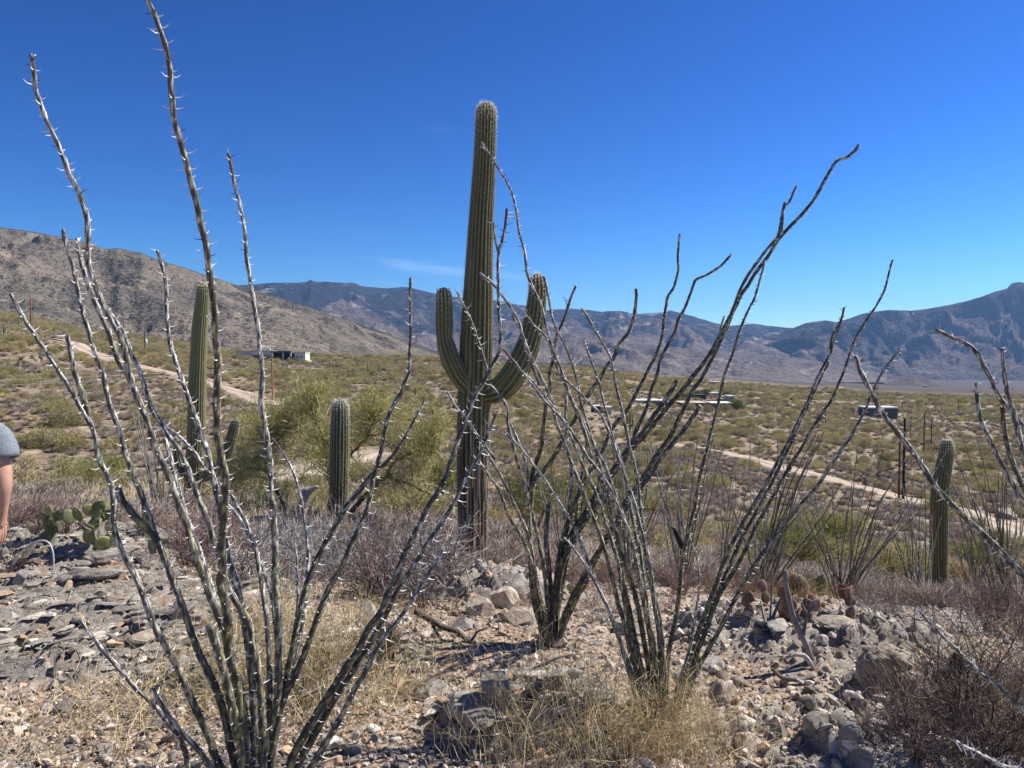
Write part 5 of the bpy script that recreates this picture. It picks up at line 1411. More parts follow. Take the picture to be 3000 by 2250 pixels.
Xe, Ye = scatter(8000, 14, 110, 17, clump=7, thr=.0)
X2 = np.concatenate([X2, Xe]); Y2 = np.concatenate([Y2, Ye])
rg = np.random.default_rng(9)
S2 = rg.uniform(.25, 1.0, len(X2)) * (1 + np.clip((Y2 - 60) / 200, 0, .6)); kx = rg.random(len(X2))
X3, Y3 = scatter(1500, 8.5, 22, 16, clump=5, thr=-.3)
X2 = np.concatenate([X2, X3]); Y2 = np.concatenate([Y2, Y3]); S2 = np.concatenate([S2, rg.uniform(.25, .6, len(X3))]); kx = rg.random(len(X2))
instancer('low_scrub_cover', np.stack([X2, Y2, H(X2, Y2)], -1), S2, rg.uniform(0, 6.28, len(X2)), np.where(kx < .5, 0, np.where(kx < .93, 1, 2)), lowsrc, .7)
for (a, b, s) in [(2640, 1450, 1.6), (2740, 1470, 1.7), (2780, 1485, 1.3), (2580, 1430, 1.2)]:
    gg = ghit(a, b); o = link('grass_clump', LP[2], None, tuple(gg)); o.scale = (s * 1.3, s * 1.3, s); tag(o, 'pale yellow grass tuft along the verge of the right hand road', 'grass clump', 'yellow roadside grass tufts')

# ---------------------------------------------------------------- distant saguaros
def dist_saguaro(px, pyb, hpx, label, arms=0, group=None, D=None, wf=.075, seed=0):
    g = ghit(px, pyb) if D is None else ps(px, pyb, D)
    Dg = g[1]; h = max(hpx / FOC * Dg, .8)
    rg = np.random.default_rng(seed + int(px))
    root = thing('saguaro_cactus', label, 'cactus', tuple(g), 0, group)
    r = min(max(h * wf * .55, .13), .27)
    rad = lambda i, ph: 1 - .14 * (1 - np.abs(np.cos(ph * 4)))
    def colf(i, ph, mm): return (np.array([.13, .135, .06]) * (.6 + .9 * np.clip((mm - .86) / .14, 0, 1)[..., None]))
    zs = np.array([-.2, 0, .15, .4, .7, .9, .97]) * h; zs[0] = -.3
    P = np.stack([zs * .012 * rg.normal(), zs * 0, zs], -1)
    tube(P, np.array([.8, .85, .95, 1, 1, .85, .5]) * r, 16, rad=rad, colf=colf).build('trunk', M_SAG, root, smooth=True)
    for k in range(arms):
        s = 1 if k % 2 == 0 else -1; z0 = h * rg.uniform(.32, .5); o_ = r * rg.uniform(2.6, 3.4); z1 = h * rg.uniform(.65, .95)
        P = catmull(np.array([(0, 0, z0), (s * o_ * .7, 0, z0 - r * .2), (s * o_, 0, z0 + r * 1.4), (s * o_ * 1.03, 0, z1)]), r * .6)
        n = len(P); R = np.full(n, r * .62); R[-1] *= .5; R[-2] *= .85
        tube(P, R, 16, rad=rad, colf=colf).build('arm', M_SAG, root, smooth=True)
    return root
GS = 'small distant saguaros'
dist_saguaro(1782, 1252, 44, 'small armless saguaro in front of the cream shed', 0)
dist_saguaro(1845, 1272, 66, 'small saguaro with raised arms right of the cream shed', 3)
dist_saguaro(12, 990, 42, 'tallest of the saguaros on the ridge at the left edge', 1)
dist_saguaro(16 + 40, 965, 30, 'saguaro on the ridge between the left edge and the red pole', 0)
dist_saguaro(882, 1140, 40, 'slim saguaro down the slope right of the wooden pole', 1)
dist_saguaro(1217, 1183, 50, 'saguaro low on the slope left of the tall saguaro', 0)
dist_saguaro(1067, 1122, 18, 'tiny saguaro above the yellow green tree', 0)
rg = np.random.default_rng(55)
for k in range(52):
    px = rg.choice([rg.uniform(1650, 2990), rg.uniform(1900, 2990), rg.uniform(960, 1650)]); 
    py = {True: rg.uniform(1095, 1190), False: rg.uniform(1062, 1110)}[px > 1900] + (15 if px > 2300 else 0)
    g = ghit(px, py)
    if g[1] > 900: continue
    dist_saguaro(px, py, np.clip(4.5 / g[1] * FOC * rg.uniform(.6, 1.1), 9, 36), 'small far saguaro standing among the bushes of the distant slope', int(rg.random() < .3), GS, seed=k)

# ---------------------------------------------------------------- utility poles and wires
M_POLE = tint_mat('weathered_pole', 9, .25, .9, .2)
def pole(px, y0, y1, D, col, label, w=.26, arm=False, extra=None):
    g = ps(px, y1, D); zt = ps(px, y0, D)[2]; zg = H1(g[0], g[1])
    root = thing('utility_pole', label, 'pole', (g[0], g[1], zg))
    h = zt - zg
    P = np.array([(0, 0, -.3), (0, 0, h * .3), (0, 0, h * .7), (0, 0, h)])
    tube(P, np.array([w, w * .95, w * .85, w * .75]) / 2, 10, C=col).build('post', M_POLE, root, smooth=True)
    if arm:
        box((0, 0, h - .6), (1.9, .12, .14), C=col).build('crossarm', M_POLE, root)
        for s in (-.8, 0, .8): box((s, 0, h - .46), (.09, .09, .15), C=(.5, .5, .5)).build('insulator', M_POLE, root)
    else:
        box((.09, 0, h - .5), (.16, .1, .22), C=(.3, .3, .3)).build('insulator', M_POLE, root)
    if extra: extra(root, h)
    return root, np.array([g[0], g[1], zt])
RB = (.20, .10, .06)
_, t1 = pole(92, 866, 992, 150, RB, 'reddish wooden utility pole on the ridge at far left', .30, False)
_, t2 = pole(363, 930, 985, 200, RB, 'small reddish pole above the road on the left hill', .3)
def can(root, h): tube([(.35, 0, h * .25), (.35, 0, h * .5)], np.array([.28, .28]), 10, C=(.6, .6, .6), cap0=True).build('transformer', M_POLE, root, smooth=True)
_, t3 = pole(424, 962, 1000, 190, (.1, .09, .08), 'dark pole carrying a pale box on the left hill', .28, False, can)
_, t4 = pole(799, 1034, 1192, 112, (.36, .20, .09), 'orange brown wooden pole below the pale house', .27)
_, t5 = pole(2633, 1291, 1466, 78, (.17, .08, .05), 'shorter red brown pole beside the black pole', .24)
_, t6 = pole(2646, 1226, 1468, 77.5, (.018, .017, .018), 'tall black pole at the edge of the right hand road', .28)
_, t7 = pole(2706, 1203, 1341, 132, (.20, .11, .06), 'brown utility pole behind the road right of the black pole', .28)
_, t8 = pole(2668, 1215, 1286, 175, (.25, .15, .09), 'thin distant pole left of the brown utility pole', .26)
_, t9 = pole(2728, 1228, 1312, 165, (.13, .07, .05), 'thin dark distant pole right of the brown utility pole', .26)
_, t10 = pole(2418, 1202, 1248, 210, (.22, .12, .08), 'thin distant pole left of the green house', .26)
_, t11 = pole(2623, 1462, 1510, 60, (.62, .45, .12), 'short yellow marker post below the black pole', .12)
M_WIRE = flat_mat('wire', (.45, .44, .42), .5)
def wire(a, b, sag, label, r=.012):
    t = np.linspace(0, 1, 24)[:, None]; P = a * (1 - t) + b * t; P[:, 2] -= sag * 4 * (t * (1 - t))[:, 0]
    o = tube(P, np.full(24, r), 4).build('power_line', M_WIRE); tag(o, label, 'wire'); return o
wire(ps(-200, 1117, 70), ps(700, 1078, 95), .25, 'upper thin power line crossing the left slope', .014)
wire(ps(-200, 1136, 70), ps(690, 1086, 96), .25, 'lower thin power line crossing the left slope', .014)
wire(t7, t6, .9, 'slack line between the brown and the black pole', .014)
wire(ps(1900, 1240, 90), t5, .6, 'faint line running left from the shorter red brown pole', .012)

# ---------------------------------------------------------------- houses
M_W = {k: flat_mat(k, v) for k, v in dict(pale_render=(.55, .57, .54), cream_render=(.52, .45, .33), green_render=(.085, .11, .09), red_render=(.13, .06, .045), white_metal=(.60, .60, .58),
       blue_roof=(.10, .12, .15), dark_opening=(.02, .02, .022), dark_green=(.04, .055, .045), red_paint=(.3, .07, .05)).items()}
gm, gnt, gb = new_mat('window_glass'); gb.inputs['Base Color'].default_value = (.04, .05, .06, 1); gb.inputs['Roughness'].default_value = .08; gb.inputs['Specular IOR Level'].default_value = .8
M_W['glass'] = gm
class House:
    def __init__(s, name, label, cx, base_py, D, cat='house'):
        D = ghit(cx, base_py)[1] if D < 600 else D
        s.D = D; p = ps(cx, base_py, D); s.p = p; s.zb = p[2]; s.cx = cx
        s.root = thing(name, label, cat, tuple(p)); s.k = D / FOC
    def rect(s, x0, x1, y0, y1, by=None): return None
    def blk(s, name, x0, x1, y0, y1, mat, front=0.0, depth=6.0, base=True, parent=None, drop=0.0):
        X0 = (x0 - s.cx) * s.k; X1 = (x1 - s.cx) * s.k
        Z1 = ps(s.cx, y0, s.D)[2] - s.zb; Z0 = ps(s.cx, y1, s.D)[2] - s.zb - drop
        return box(((X0 + X1) / 2, front + depth / 2, (Z0 + Z1) / 2), (X1 - X0, depth, Z1 - Z0)).build(name, M_W[mat], parent or s.root)
h = House('flat_roofed_house', 'pale grey flat roofed house with a dark recessed porch on the left ridge', 797, 1056, 305)
w1 = h.blk('garage_wall', 688, 736, 1030, 1043, 'pale_render', 1, 6, drop=2); h.blk('parapet', 686, 737, 1028.5, 1031, 'cream_render', .6, 7)
w2 = h.blk('wall', 736, 797, 1028.5, 1053, 'pale_render', 0, 8, drop=2); h.blk('parapet', 735, 798, 1027, 1030, 'cream_render', -.3, 8.6)
for a, b in ((742, 760), (775, 791)):
    f = h.blk('window', a, b, 1039, 1050, 'white_metal', -.10, .2); h.blk('pane', a + 1, b - 1, 1040, 1049, 'glass', -.14, .05, parent=None)
h.blk('porch_back_wall', 797, 853, 1032, 1053, 'dark_green', 3.2, 5, drop=2)
h.blk('porch_roof', 796, 854, 1028, 1033.5, 'blue_roof', -.6, 8)
for a in (828, 850): h.blk('porch_column', a, a + 4, 1033, 1055, 'pale_render', -.4, .6, drop=1)
h.blk('glass_door', 806, 818, 1042, 1054, 'glass', 3.1, .1); h.blk('glass_door', 836, 846, 1042, 1054, 'glass', 3.1, .1)
h.blk('wall', 865, 896, 1033, 1056, 'pale_render', -1, 8, drop=2); h.blk('parapet', 864, 897, 1032, 1034.5, 'cream_render', -1.2, 8.4)
h.blk('connecting_wall', 853, 865, 1036, 1055, 'dark_green', 1.5, 5, drop=2)
for a in (871, 882): h.blk('window', a, a + 5, 1043, 1048, 'glass', -1.05, .1)
h.blk('chimney', 778, 784, 1018, 1029, 'white_metal', 4, .8)
h.blk('foundation', 690, 900, 1055, 1060, 'cream_render', -1.5, 9, drop=3)
h = House('green_house', 'dark green flat roofed house with a white roof edge on the right slope', 2586, 1226, 270)
h.blk('wall', 2542, 2630, 1195, 1225, 'green_render', 0, 8, drop=2); h.blk('roof', 2540, 2632, 1193, 1196.5, 'white_metal', -.3, 8.6)
f = h.blk('window', 2560, 2567, 1205, 1212, 'white_metal', -.1, .2); h.blk('pane', 2561, 2566, 1206, 1211, 'glass', -.14, .05)
h.blk('canopy', 2586, 2600, 1206, 1208, 'red_paint', -1.2, 1.2); h.blk('door', 2589, 2597, 1209, 1225, 'dark_opening', -.05, .1)
h = House('carport', 'low dark carport left of the green house', 2520, 1216, 280, 'carport')
h.blk('roof', 2508, 2536, 1206, 1208, 'dark_opening', 0, 4); h.blk('post', 2510, 2511, 1208, 1216, 'dark_opening', 0, .2); h.blk('post', 2533, 2534, 1208, 1216, 'dark_opening', 0, .2)
h = House('ranch_house', 'long dark house with a thin white roof line in the middle distance', 1912, 1184, 300)
h.blk('wall', 1900, 1932, 1174, 1185, 'dark_green', 0, 9, drop=2); h.blk('roof', 1864, 1934, 1172, 1175, 'white_metal', -1.5, 11); h.blk('wall', 1936, 1958, 1177, 1185, 'dark_green', 1, 8, drop=2); h.blk('roof', 1934, 1960, 1174, 1177, 'white_metal', 0, 9)
for a in (1866, 1884): h.blk('carport_post', a, a + 1.5, 1175, 1186, 'white_metal', -1, .25, drop=1)
h = House('ranch_house', 'long red brown house with a bright white roof right of the dark house', 2070, 1196, 300)
h.blk('wall', 1998, 2146, 1181, 1196, 'red_render', 0, 9, drop=3); h.blk('roof', 1994, 2070, 1179.3, 1181, 'cream_render', -1, 11); h.blk('roof', 2080, 2150, 1180.3, 1182, 'white_metal', -.5, 10); h.blk('roof', 2070, 2080, 1179, 1182, 'blue_roof', 0, 9)
for a in (2015, 2040, 2100, 2125): h.blk('window', a, a + 8, 1184, 1191, 'glass', -.05, .1)
h = House('shed', 'small dark shed left of the cream shed', 1747, 1210, 215, 'shed')
h.blk('wall', 1735, 1760, 1190, 1210, 'dark_green', 0, 3, drop=1); h.blk('roof', 1734, 1761, 1188.5, 1190.5, 'white_metal', -.2, 3.4)
h = House('shed', 'small cream shed right of the dark shed', 1779, 1213, 212, 'shed')
h.blk('wall', 1766, 1792, 1194, 1212, 'cream_render', 0, 3, drop=1); h.blk('roof', 1765, 1793, 1192, 1194.5, 'white_metal', -.2, 3.4)
h = House('cream_house', 'white flat building at the top of the cluster of houses', 2098, 1128, 430)
h.blk('wall', 2086, 2112, 1121, 1128, 'cream_render', 0, 9, drop=3); h.blk('roof', 2084, 2114, 1117.5, 1121, 'white_metal', -1, 11); h.blk('window', 2092, 2104, 1123, 1127, 'glass', -.05, .1)
h = House('cream_house', 'cream box shaped building at the left of the cluster of houses', 2028, 1138, 410)
h.blk('wall', 2022, 2034, 1126, 1138, 'cream_render', 0, 6, drop=3); h.blk('roof', 2021, 2035, 1125, 1126.5, 'white_metal', -.3, 6.6)
h = House('cream_house', 'cream house in the middle of the cluster behind the dark roof', 2094, 1163, 370)
h.blk('wall', 2080, 2108, 1152, 1163, 'cream_render', 0, 8, drop=3); h.blk('roof', 2079, 2109, 1150.5, 1152.5, 'white_metal', -.3, 8.6); h.blk('wall', 2050, 2080, 1152, 1160, 'cream_render', 3, 6, drop=3); h.blk('window', 2088, 2096, 1155, 1159, 'glass', -.05, .1)
h = House('cream_house', 'small cream house at the right end of the cluster', 2143, 1178, 350)
h.blk('wall', 2135, 2152, 1161, 1178, 'cream_render', 0, 7, drop=3); h.blk('roof', 2134, 2153, 1159.5, 1161.5, 'white_metal', -.3, 7.6); h.blk('window', 2139, 2145, 1165, 1170, 'glass', -.05, .1)
h = House('dark_house', 'dark green roofed house below the cream houses', 2048, 1170, 355)
h.blk('wall', 2028, 2068, 1163, 1170, 'dark_green', 0, 8, drop=3); h.blk('roof', 2024, 2072, 1157, 1164, 'dark_green', 1, 8)
h = House('far_shed', 'tiny white shed far out on the dark plain', 2717, 1132, 900, 'shed')
h.blk('wall', 2712, 2721, 1130, 1132, 'white_metal', 0, 6, drop=1); h.blk('roof', 2711.5, 2721.5, 1129, 1130.4, 'white_metal', -.5, 7)
# trees among the houses
DARKF = BP[2][1].copy(); DARKF.name = 'crown'
_c = np.empty(len(DARKF.vertices) * 4, np.float32); DARKF.color_attributes['tint'].data.foreach_get('color', _c)
_c = _c.reshape(-1, 4) * np.array([.38, .52, .42, 1], np.float32); DARKF.color_attributes['tint'].data.foreach_set('color', _c.ravel())
for k, (x, y, s, l) in enumerate([(2070, 1146, 2.6, 'dark green tree above the dark roofed house'), (2125, 1160, 3.2, 'dark green tree between the cream houses'), (2158, 1190, 3.0, 'dark green tree at the right end of the red brown house'), (2040, 1150, 2.4, 'dark green tree left of the cream house'),
        (2110, 1175, 2.6, 'dark green tree in front of the middle cream house'), (2000, 1160, 2.2, 'dark tree left of the cluster of houses'), (2020, 1190, 2.2, 'olive tree before the left end of the red brown house'), (2075, 1196, 2.0, 'olive tree before the middle of the red brown house'), (2128, 1194, 2.1, 'olive tree before the right half of the red brown house'), (1920, 1184, 1.8, 'olive tree before the long dark house'), (1980, 1170, 2., 'dark bush between the long dark and the red brown house')]):
    g = ghit(x, y + 12)
    t_ = thing('mesquite_tree', l, 'tree', tuple(g), k * 1.1)
    t_.scale = (s * 1.25, s * 1.25, s * 1.45); link('trunk', BP[2][0], t_); link('crown', DARKF if 'dark' in l else BP[2][1], t_)

# ---------------------------------------------------------------- prickly pears
def pad_mesh(col, seed, name='pad', spines=False):
    rg = np.random.default_rng(seed); n = 14; m = 9
    V = []; C = []
    # flattened egg, base at origin, 1 unit tall
    for i in range(m + 1):
        t = i / m; z = t; w = .42 * math.sin(math.pi * t ** .8) ** .62 if 0 < t < 1 else .02
        for k in range(n):
            a = 2 * math.pi * k / n
            V.append((w * math.cos(a), .048 * math.sin(a) * (.4 + math.sin(math.pi * t)), z)); C.append(np.array(col) * (1 + .25 * rg.normal() * .4) * (1.15 if abs(math.cos(a)) > .9 else 1))
    Q = [(i * n + k, i * n + (k + 1) % n, (i + 1) * n + (k + 1) % n, (i + 1) * n + k) for i in range(m) for k in range(n)]
    mb = MB().add(V, Q=Q, C=C)
    P = []; Qq = []
    for _ in range(46):
        t = rg.uniform(.12, .95); w = .40 * math.sin(math.pi * t ** .8) ** .62; x = rg.uniform(-w, w) ; s = rg.choice([-1, 1])
        P.append((x, s * .04, t)); Qq.append((x + rg.normal(0, .06), s * .2, t + rg.normal(0, .08)))
    segs(P, Qq, .008, .002, (.55, .48, .36), mb=mb)
    return mb.mesh(name, M_PAD, smooth=True)
def prickly_pear(px, py, size, npads, cols, label, seed, D=None, flat=1.0, spreadx=1.0, padh=.17):
    g = ghit(px, py) if D is None else ps(px, py, D); g[2] = H1(g[0], g[1])
    root = thing('prickly_pear', label, 'cactus', tuple(g))
    rg = np.random.default_rng(seed)
    ms = [pad_mesh(c, seed * 10 + i) for i, c in enumerate(cols)]
    tips = [(np.array([rg.normal(0, .18) * size * spreadx, rg.normal(0, .12) * size, -.02]), 0) for _ in range(max(3, npads // 4))]
    pads = []
    for k in range(npads):
        p, lv = tips[k] if k < len(tips) else pads[rg.integers(0, len(pads))]
        lean = rg.normal(0, .5 * spreadx); ry = lean; rx = rg.normal(0, .35); rz = rg.uniform(-1.0, 1.0)
        s = padh * size * rg.uniform(.8, 1.15)
        o = link('pad', ms[k % len(ms)], root, tuple(p)); o.rotation_euler = (rx, ry, rz); o.scale = (s, s, s)
        tip = p + np.array(o.rotation_euler.to_matrix() @ Vector((rg.normal(0, .18) * s, 0, s * .93)))
        pads.append((tip, lv + 1))
        if lv + 1 > 2: pads.pop()
    return root
GREENS = [(.18, .20, .09), (.12, .145, .07), (.33, .32, .13)]
REDS = [(.25, .125, .09), (.18, .09, .065), (.34, .20, .15), (.16, .11, .07)]
prickly_pear(315, 1600, .95, 30, GREENS, 'green prickly pear with yellow edged pads behind the left ocotillo', 3, padh=.135, spreadx=1.5)
prickly_pear(2405, 1815, .50, 24, REDS, 'reddish prickly pear at the crest of the right rubble', 4, spreadx=1.15, padh=.16)
prickly_pear(2215, 1795, .42, 7, REDS, 'small red prickly pear half hidden left of the reddish one', 5)
prickly_pear(2355, 1730, .85, 7, [(.10, .15, .06), (.13, .18, .07)], 'upright green prickly pear behind the round barrel cactus', 6, D=8.6)
prickly_pear(2640, 1735, .75, 10, [(.30, .27, .14), (.22, .20, .10)], 'pale prickly pear between the ocotillo fans on the right', 7, D=9.2, spreadx=1.4)
prickly_pear(1465, 1735, .55, 6, [(.34, .33, .08), (.22, .24, .07)], 'small yellowish prickly pear on the rocks right of the tall saguaro', 8, D=6.6)
prickly_pear(1640, 1765, .5, 4, GREENS, 'tiny green prickly pear left of the leaning ocotillo', 9, D=5.8)
rgp = np.random.default_rng(21)
for k, (x, y) in enumerate([(2240, 1480), (2520, 1420), (2560, 1410), (120, 1060), (60, 1075), (300, 1120), (1150, 1190), (640, 1200), (360, 1420), (2330, 1358)]):
    prickly_pear(x, y, 3.2, 9, [(.26, .20, .13), (.2, .17, .1)], 'low tan prickly pear clump dotted on the slope', 30 + k)['group'] = 'prickly pear clumps on the slope'

# ---------------------------------------------------------------- barrel cacti and small cacti
def barrel(px, py, D, w, h, label, seed, col=(.09, .085, .045), scol=(.42, .30, .20), ribs=18, name='barrel_cactus', lean=0):
    D = near_D(px, py, D)
    g = ps(px, py, D); g[2] = H1(g[0], g[1]); k = D / FOC; w *= k; h *= k
    root = thing(name, label, 'cactus', tuple(g)); root.rotation_euler = (0, lean, 0)
    t = np.linspace(0, 1, 16); P = np.stack([0 * t, 0 * t, t * h], -1); R = w / 2 * np.sin(np.pi * (.14 + .83 * t)) ** .55
    rad = lambda i, ph: 1 - .14 * (1 - np.abs(np.cos(ph * ribs / 2)))
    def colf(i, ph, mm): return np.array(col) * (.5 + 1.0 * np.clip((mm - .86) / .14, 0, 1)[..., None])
    b = tube(P, R, ribs * 4, rad=rad, colf=colf).build('body', M_SAG, root, smooth=True)
    rg = np.random.default_rng(seed); A = []; B = []
    for tt in np.linspace(.04, .99, 18):
        r = np.interp(tt, t, R)
        for j in range(ribs):
            a = 2 * np.pi * j / ribs; o = np.array([math.cos(a), math.sin(a), 0]); p = o * r + (0, 0, tt * h)
            for _ in range(5):
                d = o + rg.normal(0, .8, 3) + (0, 0, .35); d /= np.linalg.norm(d); A.append(p); B.append(p + d * w * .13 * rg.uniform(.6, 1.2))
    s = segs(A, B, .0017, .0005, scol).build('spines', M_SPINE, b); s['kind'] = 'stuff'
    return root
barrel(2334, 1752, ghit(2334, 1752)[1], 62, 68, 'round barrel cactus with red brown spines above the right rubble', 1)
barrel(2805, 2010, 4.45, 46, 92, 'dark barrel cactus sunk in the grey twigs on the right', 2, col=(.04, .035, .03), scol=(.10, .08, .08))
barrel(2377, 2078, 3.45, 26, 32, 'small pale hedgehog cactus on the right rubble', 3, col=(.30, .29, .24), scol=(.50, .47, .42), ribs=13, name='hedgehog_cactus')
barrel(1118, 1910, 4.15, 62, 85, 'dead striped barrel cactus skeleton leaning behind the left ocotillo', 4, col=(.16, .11, .07), scol=(.50, .40, .26), ribs=14, name='dead_barrel_cactus', lean=.5)

# ---------------------------------------------------------------- dead wood
def wood(pts, D, radii, label, name='dead_branch', cat='dead wood', col=(.26, .235, .215), doff=None, forks=(), parent=None):
    if D < 6.3: D = near_D(max(pts, key=lambda q: q[1])[0], max(pts, key=lambda q: q[1])[1], D)
    P = np.array([ps(a, b, D if doff is None else D + doff[i]) for i, (a, b) in enumerate(pts)]); o0 = P[0].copy(); P = catmull(P - o0, .03)
    R = np.interp(np.linspace(0, 1, len(P)), np.linspace(0, 1, len(radii)), radii)
    def colf(i, ph, mm): return np.array(col) * (1 + .55 * fbm(i * .12 + 0 * ph, ph * 2.5 + 0 * i, 3, 4))[..., None]
    mb = tube(P, R, 8, rad=lambda i, ph: 1 + .14 * fbm(i * .2 + 0 * ph, ph * 1.5 + 0 * i, 2, 6), colf=colf, cap0=True)
    if forks:
        root = thing(name, label, cat, tuple(o0)); mb.build('stem', M_TWIG, root, smooth=True)
        for f, fr in forks:
            Pf = catmull(np.array([ps(a, b, D) for a, b in f]) - o0, .03); tube(Pf, np.linspace(fr, fr * .45, len(Pf)), 7, colf=colf).build('branch', M_TWIG, root, smooth=True)
        return root
    o = mb.build(name, M_TWIG, None, smooth=True); o.location = o0; tag(o, label, cat); return o
wood([(2382, 1945), (2362, 1890), (2340, 1845), (2322, 1800), (2308, 1740), (2302, 1710), (2301, 1672)], 4.6, [.017, .016, .016, .014, .012], 'forked weathered grey branch standing on the right rubble', col=(.17, .155, .145),
     forks=[([(2352, 1870), (2358, 1830), (2366, 1800), (2378, 1782), (2390, 1765)], .012), ([(2366, 1800), (2357, 1785), (2350, 1770)], .008)])
wood([(2250, 1852), (2268, 1800), (2285, 1760), (2312, 1722)], 4.9, [.012, .01, .008, .004], 'short dark bare stem left of the forked grey branch', col=(.12, .10, .09), forks=[([(2255, 1840), (2258, 1780), (2262, 1710)], .007), ([(2248, 1850), (2235, 1800), (2228, 1760)], .006)])
wood([(890, 1690), (876, 1640), (884, 1580), (880, 1520), (895, 1460), (905, 1440), (930, 1425)], 8.3, [.07, .075, .06, .065, .055, .05, .02], 'gnarled black and white dead snag beside the short saguaro', 'dead_snag', col=(.30, .26, .22),
     forks=[([(880, 1590), (850, 1560), (815, 1530), (780, 1520), (735, 1520)], .06), ([(895, 1460), (888, 1445), (900, 1430)], .05), ([(884, 1560), (905, 1530), (915, 1490)], .03)])
wood([(35, 1662), (50, 1632), (75, 1605), (110, 1586), (135, 1585), (150, 1602), (157, 1640), (152, 1690)], 5.2, [.003, .005, .006, .006, .005, .003], 'bleached white arching twig at the left edge', col=(.62, .58, .54))
wood([(1215, 1790), (1260, 1815), (1300, 1838), (1340, 1850), (1380, 1880), (1470, 1886)], 4.7, [.02, .018, .016, .012, .008], 'dark fallen branch lying left of the leaning ocotillo', col=(.10, .08, .065), forks=[([(1260, 1815), (1290, 1870), (1330, 1895)], .01), ([(1380, 1880), (1400, 1850), (1430, 1840)], .008)])
wood([(2262, 1960), (2290, 1985), (2330, 1992), (2400, 2005)], 3.9, [.009, .012, .010, .005], 'thin dark fallen branch across the right rubble', col=(.12, .10, .085))
wood([(2300, 1930), (2330, 1918), (2355, 1920), (2372, 1940), (2385, 1962)], 4.2, [.006, .012, .013, .009], 'curled bleached branch at the foot of the forked grey branch', col=(.42, .39, .36))
wood([(2005, 1610), (1990, 1580), (1975, 1550), (1967, 1545)], 8.0, [.03, .035, .03, .01], 'short black charred stub in the narrow ocotillo', col=(.02, .018, .017))
wood([(1560, 1960), (1640, 1925), (1700, 1915)], 4.1, [.007, .008, .003], 'thin grey stick lying before the leaning ocotillo', col=(.3, .27, .24))

# ---------------------------------------------------------------- boulders, rocks and gravel
ico = None
def ico_arr(sub):
    import bmesh
    bm = bmesh.new(); bmesh.ops.create_icosphere(bm, subdivisions=sub, radius=1.0)
    V = np.array([v.co[:] for v in bm.verts]); T = np.array([[v.index for v in f.verts] for f in bm.faces]); bm.free(); return V, T
I1, I2, I3, I4 = ico_arr(1), ico_arr(2), ico_arr(3), ico_arr(5)
def rock_shape(arr, seed, cuts=9, rough=.05, s=(1, 1, .7)):
    V, T = arr; rg = np.random.default_rng(seed); V = V.copy()
    for _ in range(cuts):
        n = rg.normal(0, 1, 3); n /= np.linalg.norm(n); d = rg.uniform(.42, .8); q = V @ n
        V = V - np.clip(q - d, 0, None)[:, None] * n
    r = 1 + rough * fbm(V[:, 0] * 2.3 + V[:, 2] * 1.7 + seed, V[:, 1] * 2.3 - V[:, 2] * 2.1, 5, seed)
    if len(V) > 500: r = r + rough * .4 * fbm(V[:, 0] * 9 + V[:, 2] * 7 + seed, V[:, 1] * 9 - V[:, 2] * 8, 3, seed + 1)
    return V * r[:, None] * np.array(s)
def boulder(px, py, wpx, hpx, label, seed, mat=None, D=None, rough=.10, sub=None, rz=None, cuts=9, ratio=None):
    g = ghit(px, py) if D is None or D < 6.3 else ps(px, py, D); k = g[1] / FOC
    w = wpx * k / 2; h = hpx * k / 1.25
    V = rock_shape(sub or I4, seed, cuts, rough, (w * 1.25, w * (ratio or .95) * 1.25, h))
    o = link('rock', make_mesh('rock', V, (sub or I4)[1], smooth=(sub is None), mats=[mat or M_ROCK]), None, (g[0], g[1] + w * .3, H1(g[0], g[1]) + h * .25))
    o.rotation_euler = (0, 0, seed * 1.3 if rz is None else rz)
    return tag(o, label, 'rock')
boulder(1440, 2045, 105, 92, 'blue grey boulder standing in the centre foreground', 2, rough=.10)
boulder(1255, 2050, 100, 50, 'dark flat rock left of the blue grey boulder', 3)
boulder(1360, 2120, 230, 42, 'wide low grey ledge below the blue grey boulder', 4, ratio=.5)
boulder(2605, 1985, 140, 84, 'pitted pale boulder at the edge of the right scrub', 5, M_TANROCK, rough=.28, D=4.35, cuts=5)
boulder(2200, 2200, 110, 60, 'angular pale rock with a flat top near the bottom right', 6, M_TANROCK, cuts=14)
boulder(2500, 2180, 62, 56, 'rounded grey rock below the twigs at the bottom right', 7, rough=.06)
boulder(2400, 2140, 70, 34, 'small angular grey rock right of the pale flat topped rock', 8)
boulder(1400, 1800, 95, 50, 'whitish blocky rock at the foot of the tall saguaro', 9, M_TANROCK, cuts=14, D=5.7)
boulder(1475, 1780, 80, 62, 'tallest pale rock of the heap right of the tall saguaro', 10, M_TANROCK, cuts=14, D=5.9)
boulder(1360, 1845, 70, 30, 'small flat grey slab before the whitish rocks', 11, D=5.0)
boulder(1510, 1830, 110, 40, 'pale rubble block right of the small yellowish prickly pear', 12, M_TANROCK, cuts=13, D=5.3)
boulder(1075, 1835, 90, 84, 'rusty tan rock behind the left ocotillo', 13, M_TANROCK, D=4.9)
boulder(1310, 1715, 60, 44, 'dark rock under the bushes left of the tall saguaro', 14, D=6.8)
boulder(1585, 2140, 110, 70, 'black shadowed rock in the straw at the bottom centre', 15)
boulder(1715, 2190, 110, 60, 'small dark rock in the straw left of the right foreground ocotillo', 16)
boulder(2115, 2050, 90, 40, 'sloping pale rock right of the right foreground ocotillo', 17, M_TANROCK, cuts=11)
boulder(2340, 1985, 120, 24, 'low grey ridge of rock on the right rubble', 18, D=4.0)
boulder(2070, 1960, 90, 34, 'grey slab behind the right foreground ocotillo', 19, D=4.1)
boulder(330, 1640, 130, 34, 'long grey ledge under the green prickly pear', 20, D=6.1, ratio=.5)
